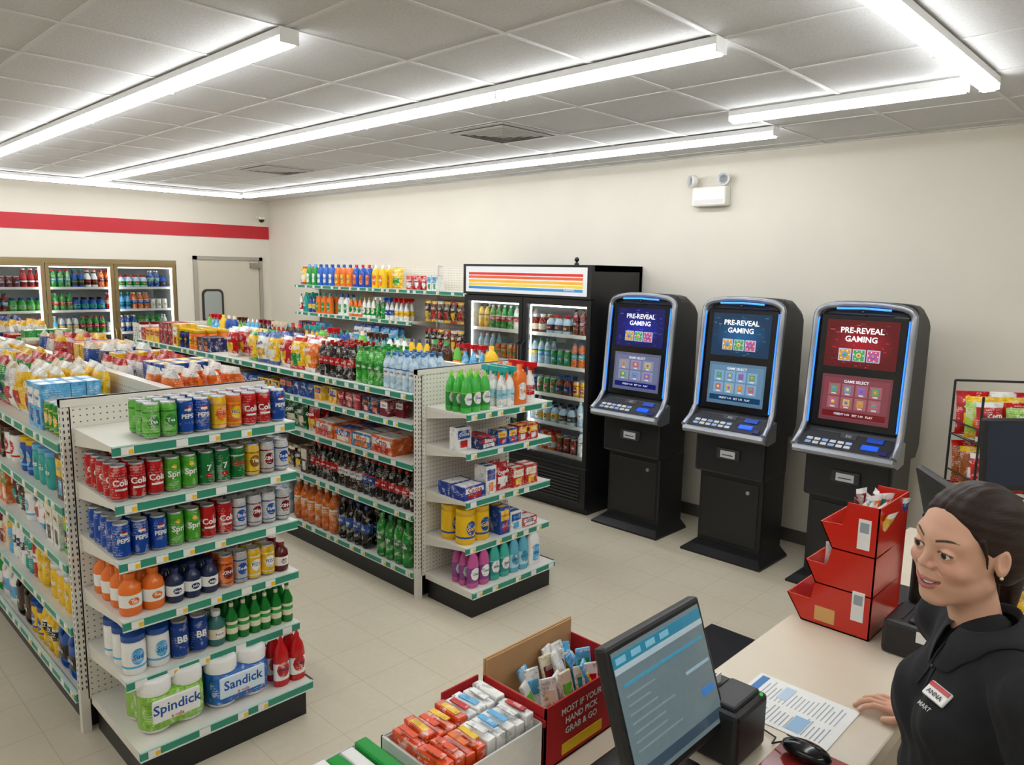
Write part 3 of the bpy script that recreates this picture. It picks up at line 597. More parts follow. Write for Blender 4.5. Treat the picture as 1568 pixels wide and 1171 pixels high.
# ---------------------------------------------------------------- gaming machines
def machine(yc,theme,t2):
    mb=MB(); F=FR(4.60,yc,0,LEFT); GY=h('#9a9ea6')
    mb.loft([[(-.31,.07,0),(.31,.07,0),(.31,.50,0),(-.31,.50,0)],[(-.31,.07,.015),(.31,.07,.015),(.31,.50,.015),(-.31,.50,.015)],[(-.27,.13,.05),(.27,.13,.05),(.27,.5,.05),(-.27,.5,.05)],[(-.245,.2,.075),(.245,.2,.075),(.245,.5,.075),(-.245,.5,.075)]],BK,'bk',F)
    mb.rbox((-.245,.19,.05),(.245,.53,.90),BK,'bk',F,.012); mb.rbox((-.215,.182,.10),(.215,.2,.56),h('#191a1c'),'bk',F,.006)
    mb.rbox((-.265,.13,.60),(.265,.50,.91),h('#18181b'),'bk',F,.02)
    mb.rbox((-.09,.115,.72),(.09,.14,.80),h('#2c2d31'),'bk',F,.008); mb.box((-.055,.112,.735),(.055,.118,.785),h('#c9ccd0'),'vg',F); mb.box((-.04,.110,.752),(.04,.113,.758),BK,'bk',F)
    mb.lathe([(.014,0,SIL),(.014,.012,SIL)],10,F@Tr(.14,.18,.5)@Rx(pi/2),mat='si')
    prof=[(.06,.90),(.10,.97),(.165,1.05),(.225,1.77),(.25,1.83),(.30,1.855),(.42,1.85),(.52,1.80),(.55,1.70),(.55,.95),(.50,.88)]
    st=[(-.283,.06),(-.272,.035),(-.25,.016),(-.2,.006),(-.1,.002),(0,0),(.1,.002),(.2,.006),(.25,.016),(.272,.035),(.283,.06)]
    mb.loft([[(x,y+(.004 if abs(x)>.28 else 0),z-(dr if z>1.72 else 0)) for y,z in prof] for x,dr in st],h('#1b1c20'),'bk',F)
    dk=[(0,.905),(-.008,.925),(.0,.945),(.155,1.035),(.18,1.03),(.18,.90),(.05,.885)]
    sx=[(-.31,.02),(-.30,.004),(-.29,0),(.29,0),(.30,.004),(.31,.02)]
    mb.loft([[(x,y+e*(1 if y<.1 else 0),z-e*.3) for y,z in dk] for x,e in sx],GY,'si',F)
    MD=F@Tr(0,0,.945)@Rx(math.atan2(.09,.155)); 
    mb.rbox((-.275,.012,-.004),(.275,.17,.004),h('#1f2024'),'bk',MD,.004)
    for r_ in range(2):
        for k in range(6): mb.rbox((-.235+k*.048,.03+r_*.035,.002),(-.197+k*.048,.054+r_*.035,.010),h('#cfd3da') if (k+r_)%3 else h('#9ab4e0'),'vg',MD,.003)
    mb.rbox((.10,.045,.002),(.20,.09,.012),h('#1e5be0'),'se',MD,.005); mb.rbox((.215,.02,.002),(.26,.06,.012),h('#2a2f6a'),'vg',MD,.004)
    mb.rbox((-.05,.12,.002),(.05,.165,.008),h('#3a3b40'),'bk',MD,.003); mb.text('SG',.03,MD@Tr(0,.142,.009)@Rx(-pi/2),SIL); mb.rbox((.11,.115,.002),(.21,.16,.012),h('#2850b8'),'vg',MD,.004)
    S=F@Tr(0,.165,1.05)@Rx(-math.atan2(.06,.72))
    mb.rbox((-.262,-.012,.005),(.262,.01,.725),h('#0c0d10'),'vg',S,.01)
    d0=tuple(c*.35 for c in theme[0])
    mb.box((-.215,-.0145,.395),(.215,-.011,.69),d0,'se',S)
    n=12
    for k in range(n):
        f=(k+1)/n; P=[(.2*(1-f*.8)*math.cos(t)*1.02,-.0146-k*.00012,.54+.14*(1-f*.8)*math.sin(t)) for t in [2*pi*q/24 for q in range(24)]]; mb.add(P,list(range(24)),[24],tuple(d0[i]+(theme[0][i]*1.1-d0[i])*f for i in range(3)),'se',False,S)
    mb.box((-.21,-.015,.055),(.21,-.011,.345),tuple(c*.65 for c in theme[1]),'se',S); mb.box((-.195,-.0154,.075),(.195,-.0149,.325),tuple(c*.85 for c in theme[1]),'se',S)
    for k in range(46):
        x=R.uniform(-.205,.18);z=R.uniform(.4,.67); a=R.uniform(.2,.8)
        mb.box((x,-.0168,z),(x+R.uniform(.004,.03),-.0162,z+R.uniform(.002,.006)),tuple(c*a for c in theme[2]),'se',S)
    mb.text('PRE-REVEAL',.049,S@Tr(0,-.019,.625),(1,1,1),'se'); mb.text('GAMING',.049,S@Tr(0,-.019,.572),(1,1,1),'se')
    IC=[h('#c08a30'),h('#3f945a'),h('#b04c76'),h('#4a88c0'),h('#c8b450'),h('#7c54a8')]
    for k in range(3):
        x=-.128+k*.085; mb.rbox((x,-.021,.435),(x+.078,-.014,.512),h('#a8b0c4'),'se',S,.006); mb.rbox((x+.006,-.023,.441),(x+.072,-.016,.506),IC[k],'se',S,.012)
        mb.sph((x+.039,-.019,.474),.022,IC[k+3],'se',10,(1,.3,1),S); mb.sph((x+.039,-.022,.474),.011,IC[(k+1)%3],'se',8,(1,.4,1),S)
        for t in range(6): mb.box((x+.039+.028*math.cos(t)-.003,-.0245,.474+.028*math.sin(t)-.003),(x+.039+.028*math.cos(t)+.003,-.022,.474+.028*math.sin(t)+.003),WHT,'se',S)
    nc=4 if t2 else 3; w=.33/nc
    for r_ in range(2):
        for k in range(nc):
            x=-.165+k*w; z=.215-r_*.082
            mb.rbox((x,-.018,z),(x+w*.88,-.0135,z+.074),tuple(min(1,c*1.15+.04) for c in theme[1]),'se',S,.006); mb.rbox((x+w*.18,-.020,z+.020),(x+w*.68,-.0145,z+.062),tuple(c*.7+.06 for c in IC[(k*2+r_+t2)%6]),'se',S,.01)
            mb.sph((x+w*.43,-.019,z+.041),.012,IC[(k+r_+3)%6],'se',8,(1,.3,1),S); mb.text('WIN',.014,S@Tr(x+w*.44,-.0195,z+.011),WHT,'se',res=1)
    mb.box((-.19,-.017,.08),(.19,-.0135,.118),tuple(c*.5 for c in theme[0]),'se',S); mb.text('CREDIT 0.00   BET 1.00   PLAY',.018,S@Tr(0,-.0185,.099),(.7,.75,.8),'se',res=1); mb.text('GAME SELECT',.024,S@Tr(0,-.018,.306),(.75,.78,.85),'se')
    def path(xo,yo,dz):
        P=[(-xo-.012,.02+yo,.945),(-xo-.006,.10+yo,1.0),(-xo,.155+yo,1.08),(-xo,.20+yo,1.62),(-xo,.212+yo,1.745-dz)]
        for a in range(1,6): t=a/6*pi/2; P.append((-xo+.06*(1-math.cos(t)),.218+yo,1.755-dz+.06*math.sin(t)))
        P+= [(-xo+.07,.222+yo,1.822-dz),(-xo*.4,.222+yo,1.836-dz)]
        Q=[(-x,y,z) for x,y,z in P[::-1]]; return P+[(0,.222+yo,1.838-dz)]+Q
    mb.tube(path(.288,-.005,0),.021,GY,'si',F,12)
    sp=path(.268,-.02,.022); mb.tube(sp[2:6],.005,h('#2f7fff'),'bl',F,6); mb.tube(sp[-6:-2],.005,h('#2f7fff'),'bl',F,6)
    mb.tube([(-.16,.190,1.808),(0,.187,1.814),(.16,.190,1.808)],.007,h('#3f8fff'),'bl',F,6); mb.sph((0,.188,1.79),.011,BK,'vg',10,M=F)
    par=bpy.data.objects.new('gaming_machine',None); SC.collection.objects.link(par); mk('cabinet',mb,par)
machine(3.27,(h('#1a2290'),h('#6f7494'),h('#5a70e8')),0); machine(2.44,(h('#125080'),h('#6488a6'),h('#3fa0b8')),1); machine(1.64,(h('#8a1220'),h('#80404a'),h('#d84858')),1)
# ---------------------------------------------------------------- counter
CZ=.95
mb=MB(); CT=h('#ddd1bc')
mb.rbox((1.39,.46,CZ-.04),(3.4,.90,CZ),CT,'lam',None,.006); mb.rbox((.45,.46,CZ-.04),(1.40,1.20,CZ),CT,'lam',None,.006)
mb.box((1.39,.50,0),(3.38,.86,CZ-.04),h('#9c8f7c'),'lam'); mb.box((.49,.50,0),(1.36,1.16,CZ-.04),h('#9c8f7c'),'lam')
mk('checkout_counter',mb)
mb=MB(); mb.rbox((2.4,1.2,0),(3.74,1.97,.012),h('#232327'),'bk',None,.005); mk('floor_mat',mb)
mb=MB(); M=Tr(1.245,.69,1.03)@Rx(-.33)
mb.rbox((-.172,-.0,0),(.172,.03,.285),h('#17181a'),'bk',M,.008); mb.box((-.158,-.0015,.02),(.158,.002,.27),h('#66777d'),'se',M)
mb.box((-.158,-.0022,.24),(.158,-.001,.262),h('#2f7a96'),'se',M); mb.box((-.158,-.0024,.228),(.158,-.001,.239),h('#a0b2ba'),'se',M)
for k in range(4): mb.box((-.15+k*.05,-.0026,.245),(-.118+k*.05,-.001,.257),h('#78aabc'),'se',M)
mb.box((.06,-.0026,.15),(.15,-.001,.156),h('#8fa8b4'),'se',M); mb.box((-.14,-.0026,.20),(.145,-.001,.206),h('#3f8ca8'),'se',M); mb.box((-.15,-.0026,.03),(.15,-.001,.05),h('#3a4a58'),'se',M); mb.box((.10,-.0028,.09),(.148,-.001,.105),h('#3a7ac0'),'se',M)
for k in range(7): mb.box((-.14,-.0026,.18-k*.017),(-.14+R.uniform(.06,.16),-.001,.183-k*.017),h('#77898f'),'se',M)
mb.rbox((-.1,.03,.06),(.1,.05,.22),BK,'bk',M,.01); mb.tube([(1.245,.76,1.15),(1.245,.80,1.05),(1.245,.79,.965)],.022,BK,'bk'); mb.rbox((1.15,.71,CZ),(1.345,.88,CZ+.015),BK,'bk',None,.008)
mk('checkout_monitor',mb)
mb=MB(); mb.rbox((1.385,.655,CZ+.001),(1.53,.79,CZ+.125),h('#1b1c1f'),'bk',None,.012); mb.rbox((1.40,.67,CZ+.12),(1.515,.74,CZ+.135),h('#2a2b2f'),'bk',None,.006); mb.box((1.405,.745,CZ+.122),(1.51,.752,CZ+.128),BK,'bk'); mb.box((1.42,.753,CZ+.12),(1.49,.756,CZ+.15),WHT,'pp'); mb.box((1.5295,.67,CZ+.03),(1.532,.78,CZ+.05),h('#33343a'),'bk'); mb.sph((1.505,.662,CZ+.128),.004,GRN,'bl',8)
mk('receipt_printer',mb)
mb=MB(); 
mb.box((1.60,.545,CZ+.001),(1.81,.80,CZ+.0022),WHT,'pp'); mb.box((1.61,.77,CZ+.002),(1.80,.79,CZ+.0026),h('#4f86c0'),'pp')
F=Tr(1.705,.665,CZ+.0024)
for k in range(19):
    z=.092-k*.0105; mb.box((-.09,z,0),(-.09+R.uniform(.05,.08),z+.0025,.0004),h('#a0adb8'),'pp',F); mb.box((.0,z,0),(R.uniform(.05,.088),z+.0025,.0004),h('#aab6c0'),'pp',F)
mb.box((-.09,-.05,0),(-.02,-.015,.0006),h('#9cc0e0'),'pp',F); mb.box((.02,.03,0),(.085,.055,.0006),h('#c0d4ea'),'pp',F)
mk('paper_forms',mb)
mb=MB(); mb.rbox((1.38,.485,CZ+.001),(1.585,.63,CZ+.004),h('#8a2c28'),'vg',None,.001); mk('mouse_pad',mb)
mb=MB(); mb.sph((0,0,.0),1,h('#151618'),'vg',20,(.031,.055,.019),Tr(1.535,.565,CZ+.0235)); mb.box((-.001,-.03,.017),(.001,.045,.0195),h('#3a3a3c'),'bk',Tr(1.535,.565,CZ+.0235)); mb.tube([(1.535,.62,CZ+.02),(1.53,.64,CZ+.008),(1.56,.645,CZ+.006),(1.575,.70,CZ+.006),(1.57,.84,CZ+.006)],.002,BK,'bk')
mk('computer_mouse',mb)
mb=MB(); mb.rbox((.98,.48,CZ+.001),(1.34,.60,CZ+.02),h('#1d1e21'),'bk',None,.006)
for r_ in range(4):
    for k in range(12): mb.rbox((.99+k*.028,.488+r_*.027,CZ+.018),(1.014+k*.028,.511+r_*.027,CZ+.026),h('#2b2c30'),'bk',None,.003)
mk('keyboard',mb)
mb=MB()
for pts in ([(1.03,.72,.958),(1.02,.69,.99),(.99,.65,.955),(.95,.63,.957)],[(1.09,.76,.957),(1.05,.75,.98),(1.0,.70,.96),(.93,.68,.957)]):
    mb.tube(pts,.0035,BK,'bk')
mk('power_cables',mb)
def tray(mb,x0,x1,y0,y1,z0,z1,cf,ci,back=0,front=0):
    t=.004
    mb.box((x0,y0,z0),(x1,y0+t,z1+front),cf,'cb'); mb.box((x0,y1-t,z0),(x1,y1,z1+back),ci,'cb'); mb.box((x0,y0,z0),(x0+t,y1,z1),cf,'cb'); mb.box((x1-t,y0,z0),(x1,y1,z1),cf,'cb'); mb.box((x0,y0,z0),(x1,y1,z0+t),ci,'cb')
    mb.box((x0+t,y1-2*t,z0),(x1-t,y1-t,z1+back-.003),ci,'cb'); mb.box((x0+t,y0+t,z0),(x0+2*t,y1-t,z1-.002),ci,'cb')
mb=MB(); tray(mb,1.095,1.40,.94,1.13,CZ+.001,1.095,h('#b5161c'),h('#c49a6c'),.04)
for i,t_ in enumerate(('MOST IF YOUR','HAND PICK','GRAB & GO')): mb.text(t_,.021,Tr(1.215,.9385,1.065-i*.024),WHT)
mb.box((1.15,.938,.965),(1.29,.9395,.99),YEL,'cb')
for k in range(22):
    c=R.choice([WHT,WHT,CRM,WHT,WHT,SKY,CRM]); M=Tr(1.16+R.uniform(0,.21),.96+R.uniform(0,.12),CZ+.02+R.uniform(0,.02))@Rz(R.uniform(-.5,.5))@Rx(R.uniform(-.7,-.2)); mb.rbox((-.02,-.004,0),(.02,.004,.12),c,'pg',M,.003); mb.rbox((-.015,-.005,.06),(.015,.0,.095),R.choice(PAL),'pg',M,.002)
mk('snack_display_box',mb)
mb=MB(); tray(mb,.82,1.088,.94,1.14,CZ+.001,1.07,h('#e6e4e0'),h('#c9c6c0')); mb.prism([(.935,1.06),(1.145,1.06),(1.145,1.078),(.935,1.074)],1.086,1.091,h('#b5161c'),'cb'); mb.box((.98,1.138,CZ+.001),(1.088,1.142,1.095),h('#b5161c'),'cb')
for i in range(9):
    for j in range(2):
        c=[h('#e8501c'),WHT][(i>(3+j))*1]; M=Tr(.842+i*.0275,.965+j*.085,CZ+.01)@Rz(R.uniform(-.08,.08)); mb.rbox((-.0125,-.01,0),(.0125,.07,.13+R.uniform(-.006,.008)),c,'pg',M,.003); mb.box((-.007,.005,.136),(.007,.055,.1385),R.choice([c,c,YEL,RED,ORG]) if i<5 else R.choice([WHT,WHT,SKY,RED]),'vc',M)
mk('candy_bar_box',mb)
mb=MB(); tray(mb,.56,.80,.98,1.18,CZ+.001,1.05,h('#1f9a50'),h('#c9c6c0'))
for i in range(7):
    M=Tr(.585+i*.032,1.02,CZ+.01); mb.rbox((-.014,-.03,0),(.014,.13,.11+R.uniform(0,.01)),[GRN,WHT][i%2],'vg',M,.003)
mk('gum_box',mb)
mb=MB(); F=FR(2.46,.88,CZ+.001,pi); RR=h('#cf2a1c')
poly=[(.02,0),(-.03,.075),(.045,.075),(.055,.13),(.02,.195),(.085,.195),(.095,.25),(.055,.325),(.12,.33),(.13,.40),(.22,.40),(.22,0)]
for x in (0,.256): mb.prism(poly,x,x+.004,RR,'vg',F)
mb.box((0,.216,0),(.26,.22,.40),RR,'vg',F)
for (a,b) in (((.02,0),(-.03,.075)),((.055,.13),(.02,.195)),((.095,.25),(.055,.325))):
    mb.prism([a,b,(b[0]+.004,b[1]),(a[0]+.004,a[1])],0,.26,RR,'vg',F); mb.box((0,a[0],a[1]),(.26,.22,a[1]+.004),RR,'vg',F)
    for k in range(16):
        c=R.choice(PAL); M=F@Tr(.03+R.uniform(0,.2),a[0]+R.uniform(.0,.09),a[1]+.03)@Rz(R.uniform(-.7,.7))@Rx(R.uniform(-.6,.2)); mb.stamp(prod('sbag',c,R.choice(PAL),WHT),M@Matrix.Diagonal((.42,.5,.5 if a[1]<.2 else .8,1)))
M2=F@Tr(.26,0,0)@Rz(pi/2)
for z in (.05,.27): mb.box((.165,-.0015,z),(.20,.001,z+.09),WHT,'pp',M2); mb.box((.17,-.002,z+.05),(.195,.001,z+.08),h('#9aa4ae'),'pp',M2)
mb.box((.06,-.0015,.015),(.12,.001,.06),h('#e2b06a'),'pp',M2)
mk('candy_display_rack',mb)
mb=MB(); mb.rbox((2.17,.465,CZ+.001),(2.34,.62,CZ+.10),h('#1a1b1e'),'bk',None,.012); mb.rbox((2.19,.475,CZ+.098),(2.32,.56,CZ+.11),h('#2a2b2f'),'bk',None,.006); mb.box((2.2,.575,CZ+.10),(2.31,.58,CZ+.103),BK,'bk'); mb.box((2.168,.5,CZ+.06),(2.171,.53,CZ+.09),WHT,'pp'); mk('label_printer',mb)
mb=MB(); M=Tr(2.60,.54,1.13)@Rz(.62)@Rx(-.25); mb.rbox((-.16,0,0),(.16,.03,.27),h('#17181a'),'bk',M,.01); mb.box((-.145,-.0015,.02),(.145,.002,.25),h('#1c2836'),'bk',M); mb.tube([(2.57,.62,1.22),(2.57,.64,1.1),(2.57,.64,.965)],.022,BK,'bk'); mb.rbox((2.50,.56,CZ+.001),(2.68,.76,CZ+.018),BK,'bk',None,.008); mk('register_monitor',mb)
mb=MB(); M=Tr(3.32,.55,1.20)@Rz(-.75)@Rx(-.1); mb.rbox((-.10,0,0),(.10,.035,.28),h('#17181a'),'bk',M,.01); mb.box((-.09,-.0015,.02),(.09,.002,.265),h('#16233a'),'bk',M); mb.tube([(3.33,.58,1.3),(3.335,.585,1.1),(3.335,.585,.965)],.02,BK,'bk'); mb.rbox((3.25,.50,CZ+.001),(3.39,.67,CZ+.018),BK,'bk',None,.008); mk('customer_display',mb)
mb=MB(); F=FR(4.00,.80,0,-.9); WR=h('#1c1c1e')
for x in (0,.42):
    for y in (0,.28): mb.tube([(x,y,0),(x,y,1.5 if y>.1 else 1.46)],.006,WR,'bk',F)
for z in (.25,.62,.98,1.23):
    for y in (0,.28): mb.tube([(0,y,z),(.42,y,z)],.004,WR,'bk',F,6); 
    mb.tube([(0,0,z+.07),(.42,0,z+.07)],.004,WR,'bk',F,6)
    for x in (0,.42): mb.tube([(x,0,z),(x,.28,z)],.004,WR,'bk',F,6); mb.tube([(x,0,z+.07),(x,.28,z+.07)],.004,WR,'bk',F,6)
    for k in range(10): mb.tube([(.02+k*.042,0,z),(.02+k*.042,.28,z)],.002,WR,'bk',F,5)
mb.tube([(0,.28,1.5),(.42,.28,1.5)],.006,WR,'bk',F); rackpar=mk('wire_snack_rack',mb)
R.seed(3)
mb=MB()
for z,ct in ((.25,CHP),(.62,[RED,BLU,YEL]),(.98,[h('#a0521e'),ORG,RED]),(1.23,[h('#8fc63f'),h('#a8cf4a'),RED])):
    for k in range(3):
        for j in range(3): c=R.choice(ct); mb.stamp(prod('bag',c,R.choice([YEL,ORG,WHT]),R.choice([WHT,RED,YEL])),F@Tr(.075+k*.137,.06+j*.085,z+.006)@Rz(R.uniform(-.15,.15))@Rx(-.12)@Matrix.Scale(.82+.06*j,4))
mk('chip_bags',mb)
# ---------------------------------------------------------------- clerk (implicit-surface sculpt)
def surf(f,lo,hi,hh):
    ax=[np.arange(lo[i],hi[i]+hh,hh,dtype=np.float32) for i in range(3)]
    P=np.meshgrid(*ax,indexing='ij'); V=f(P).astype(np.float32); sh=tuple(s-1 for s in V.shape)
    acc=np.zeros(sh+(3,),np.float32); cnt=np.zeros(sh,np.float32)
    def sl(c): return V[c[0]:c[0]+sh[0],c[1]:c[1]+sh[1],c[2]:c[2]+sh[2]]
    for a in [(i,j,k) for i in (0,1) for j in (0,1) for k in (0,1)]:
        for d in range(3):
            if a[d]==0:
                b=list(a); b[d]=1; va=sl(a); vb=sl(b); cr=(va<0)!=(vb<0)
                t=np.where(cr,va/np.where(cr,va-vb,1),0)
                for q in range(3): acc[...,q]+=cr*(a[q]+(t if q==d else 0))
                cnt+=cr
    m=cnt>0; idx=np.full(sh,-1); idx[m]=np.arange(m.sum())
    cell=np.argwhere(m); v=(cell+acc[m]/cnt[m][:,None])*hh+np.array(lo)
    Q=[]; S=V<0
    for d in range(3):
        e=[slice(1,-1)]*3; e[d]=slice(0,-1); e2=[slice(1,-1)]*3; e2[d]=slice(1,None)
        A=S[tuple(e)]; B=S[tuple(e2)]; w=np.argwhere(A!=B)
        if len(w)==0: continue
        s=A[tuple(w.T)]; off=np.array([1,1,1]); off[d]=0; c=w+off
        o1=(d+1)%3;o2=(d+2)%3
        def g(a,b):
            cc=c.copy(); cc[:,o1]-=a; cc[:,o2]-=b; return idx[tuple(cc.T)]
        q=np.stack([g(1,1),g(0,1),g(0,0),g(1,0)],1); q[~s]=q[~s][:,::-1]; Q.append(q)
    return v,np.concatenate(Q)
def ell(P,c,r):
    q=[(P[i]-c[i])/r[i] for i in range(3)]; k0=np.sqrt(q[0]**2+q[1]**2+q[2]**2)+1e-6
    k1=np.sqrt((q[0]/r[0])**2+(q[1]/r[1])**2+(q[2]/r[2])**2)+1e-6
    return k0*(k0-1)/k1
def cap(P,a,b,ra,rb):
    d=[b[i]-a[i] for i in range(3)]; L=sum(x*x for x in d)
    t=np.clip(sum((P[i]-a[i])*d[i] for i in range(3))/L,0,1)
    return np.sqrt(sum((P[i]-a[i]-t*d[i])**2 for i in range(3)))-(ra+(rb-ra)*t)
def smin(a,b,k):
    q=np.clip(.5+.5*(b-a)/k,0,1); return b+(a-b)*q-k*q*(1-q)
def smax(a,b,k): return -smin(-a,-b,k)
def polycap(P,pts,r):
    d=None
    for i in range(len(pts)-1):
        e=cap(P,pts[i],pts[i+1],r[i],r[i+1]); d=e if d is None else np.minimum(d,e)
    return d
def mks(name,v,q,col,mat,parent,M=None):
    me=bpy.data.meshes.new(name); me.vertices.add(len(v)); me.vertices.foreach_set('co',v.ravel().astype(np.float32))
    me.loops.add(len(q)*4); me.loops.foreach_set('vertex_index',q.ravel().astype(np.int32)); me.polygons.add(len(q)); me.polygons.foreach_set('loop_start',(np.arange(len(q))*4).astype(np.int32))
    me.polygons.foreach_set('use_smooth',np.ones(len(q),bool)); me.update(calc_edges=True)
    if isinstance(mat,str): me.materials.append(MATS[mat])
    else:
        for k in mat[0]: me.materials.append(MATS[k])
        me.polygons.foreach_set('material_index',mat[1].astype(np.int32))
    ca=me.color_attributes.new('Col','FLOAT_COLOR','POINT'); ca.data.foreach_set('color',np.concatenate([col,np.ones((len(col),1))],1).ravel().astype(np.float32))
    o=bpy.data.objects.new(name,me); SC.collection.objects.link(o); o.parent=parent
    if M is not None: o.matrix_local=M
    return o
clerk=bpy.data.objects.new('store_clerk',None); SC.collection.objects.link(clerk)
PB=math.radians(36); clerk.matrix_world=Tr(1.587,.280,0)@Rz(PB)
SKN=np.array(h('#dfae93')); LIP=np.array(h('#bd7168')); CHK=np.array(h('#dc9680'))
mouth=[(-.032,.0615,-.0460),(-.023,.0745,-.0540),(-.012,.0825,-.0592),(0,.0850,-.0608),(.012,.0825,-.0592),(.023,.0745,-.0540),(.032,.0615,-.0460)]
def off(p,dy,dz): return [(x,y+dy,z+dz*(1-(abs(x)/.032)**2)) for x,y,z in p]
up=off(mouth,.0015,.0068); lowl=off(mouth,.001,-.0090)
RU=[.0014,.0026,.0030,.0031,.0030,.0026,.0014]; RL=[.0014,.0030,.0038,.0041,.0038,.0030,.0014]; RM=[.0012,.0042,.0060,.0064,.0060,.0042,.0012]
EX,EY,EZ=.0315,.0690,.004
def headf(P):
    AX=[np.abs(P[0]),P[1],P[2]]
    d=ell(P,(0,-.018,.036),(.072,.092,.080))
    d=smin(d,ell(P,(0,.020,-.012),(.063,.061,.084)),.03)
    d=smin(d,ell(P,(0,.028,-.062),(.051,.049,.040)),.025)
    d=smin(d,ell(P,(0,.054,-.055),(.034,.026,.028)),.018)
    d=smin(d,cap(AX,(.046,.0,-.056),(.016,.056,-.092),.016,.013),.02)
    d=smin(d,ell(P,(0,.066,-.094),(.017,.014,.013)),.018)
    d=smin(d,ell(AX,(.039,.054,-.026),(.023,.023,.017)),.018)
    d=smin(d,cap(AX,(.0,.069,.026),(.044,.056,.026),.012,.010),.018)
    d=smin(d,cap(P,(0,-.015,-.07),(-.026,-.034,-.185),.044,.046),.03)
    d=smax(d,-ell(AX,(.031,.090,.004),(.018,.0155,.012)),.012)
    d=smin(d,polycap(P,[(0,.074,.020),(0,.082,.004),(0,.0925,-.016),(0,.0935,-.021)],[.0055,.0055,.0072,.0080]),.011)
    d=smin(d,ell(AX,(.0115,.0840,-.0245),(.0075,.009,.0062)),.006)
    d=smax(d,-ell(AX,(.0058,.0905,-.0305),(.0030,.004,.0028)),.002)
    d=smax(d,-polycap(AX,[(.018,.084,-.026),(.030,.074,-.036),(.039,.061,-.050)],[.0008,.0012,.0008]),.006)
    lid=ell(AX,(EX,EY,EZ),(.0150,.0140,.0138)); lid=smax(lid,-ell(AX,(EX,.088,EZ-.0006),(.0132,.02,.0056)),.001)
    d=smin(d,lid,.004)
    d=smax(d,-polycap(P,off(mouth,.0035,0),RM),.0015)
    d=smin(d,polycap(P,up,RU),.003); d=smin(d,polycap(P,lowl,RL),.003)
    e=ell(AX,(.073,-.012,-.004),(.008,.016,.028)); e=smax(e,-ell(AX,(.080,-.008,0),(.006,.009,.016)),.004)
    return smin(d,e,.006)
v,q=surf(headf,(-.095,-.13,-.205),(.095,.125,.125),.0017)
col=np.tile(SKN,(len(v),1)); Pv=[v[:,0],v[:,1],v[:,2]]; AV=[np.abs(v[:,0]),v[:,1],v[:,2]]
def blend(col,w,c): w=np.clip(w,0,1)[:,None]; return col*(1-w)+np.array(c)*w
col=blend(col,.5*np.exp(-((AV[0]-.042)**2+(v[:,2]+.028)**2)/.0004)*(v[:,1]>.03),CHK)
col=blend(col,.3*np.exp(-((AV[0])**2+(v[:,2]+.022)**2)/.00015)*(v[:,1]>.08),CHK)
mo=polycap(Pv,off(mouth,.0035,0),RM); col=blend(col,((.0008-mo)/.0008)*(v[:,1]>.04),h('#5a1f1c'))
ld=np.minimum(polycap(Pv,up,RU),polycap(Pv,lowl,RL)); col=blend(col,(.0014-ld)/.0012,LIP)
bz=.0260+.0070*np.sin(np.clip((AV[0]-.014)/.04,0,1)*pi*.75); bw=.0032*np.clip((.056-AV[0])/.02,.2,1)
col=blend(col,.85*((bw-np.abs(v[:,2]-bz))/.0012)*((AV[0]>.013)&(AV[0]<.055)&(v[:,1]>.04)),h('#35221a'))
zz=v[:,2]-(EZ-.0006); rr=np.sqrt((AV[0]-EX)**2/.0132**2+zz**2/.0056**2)
col=blend(col,.85*((rr>.9)&(rr<1.32)&(v[:,1]>.072)&(zz>.0008)),h('#24140e'))
col=blend(col,.3*((rr>.9)&(rr<1.25)&(v[:,1]>.072)&(zz<=.0008)),h('#6a4032'))
MH=clerk.matrix_world.inverted()@(Tr(1.585,.320,1.498)@Rz(math.radians(58))@Rx(-.05)@Ry(-.06))
mks('head',v,q,col,'sk',clerk,MH)
def sph_mesh(name,c,r,cf,mat,n=32,sc=(1,1,1)):
    vs=[];fs=[];cl=[]
    for i in range(n+1):
        t=pi*i/n
        for j in range(n): a=2*pi*j/n; vs.append((c[0]+r*sc[0]*math.sin(t)*math.cos(a),c[1]+r*sc[1]*math.cos(t),c[2]+r*sc[2]*math.sin(t)*math.sin(a))); cl.append(cf(t))
    for i in range(n):
        for j in range(n): k=(j+1)%n; fs.append((i*n+j,i*n+k,(i+1)*n+k,(i+1)*n+j))
    return mks(name,np.array(vs),np.array(fs),np.array(cl),mat,clerk,MH)
def eyec(t): return BK if t<.2 else (h('#3a2212') if t<.46 else (h('#20120c') if t<.52 else h('#ece6e2')))
for s in (-1,1):
    sph_mesh('eye',(s*EX,EY,EZ),.0127,eyec,'vg'); sph_mesh('earring',(s*.079,-.006,-.030),.0035,lambda t:h('#e8e4dc'),'si',10)
tv=[];tq=[]; pts=off(mouth,-.0012,.0018)
for (x,y,z),rr_ in zip(pts,[.001,.003,.0042,.0044,.0042,.003,.001]): tv+= [(x*.92,y-.001,z+rr_),(x*.92,y+.0006,z),(x*.92,y-.001,z-rr_)]
for i in range(6):
    for k in range(2): a=i*3+k; tq.append((a,a+3,a+4,a+1))
mks('teeth',np.array(tv),np.array(tq),np.tile(h('#f4f0ea'),(len(tv),1)),'vg',clerk,MH)
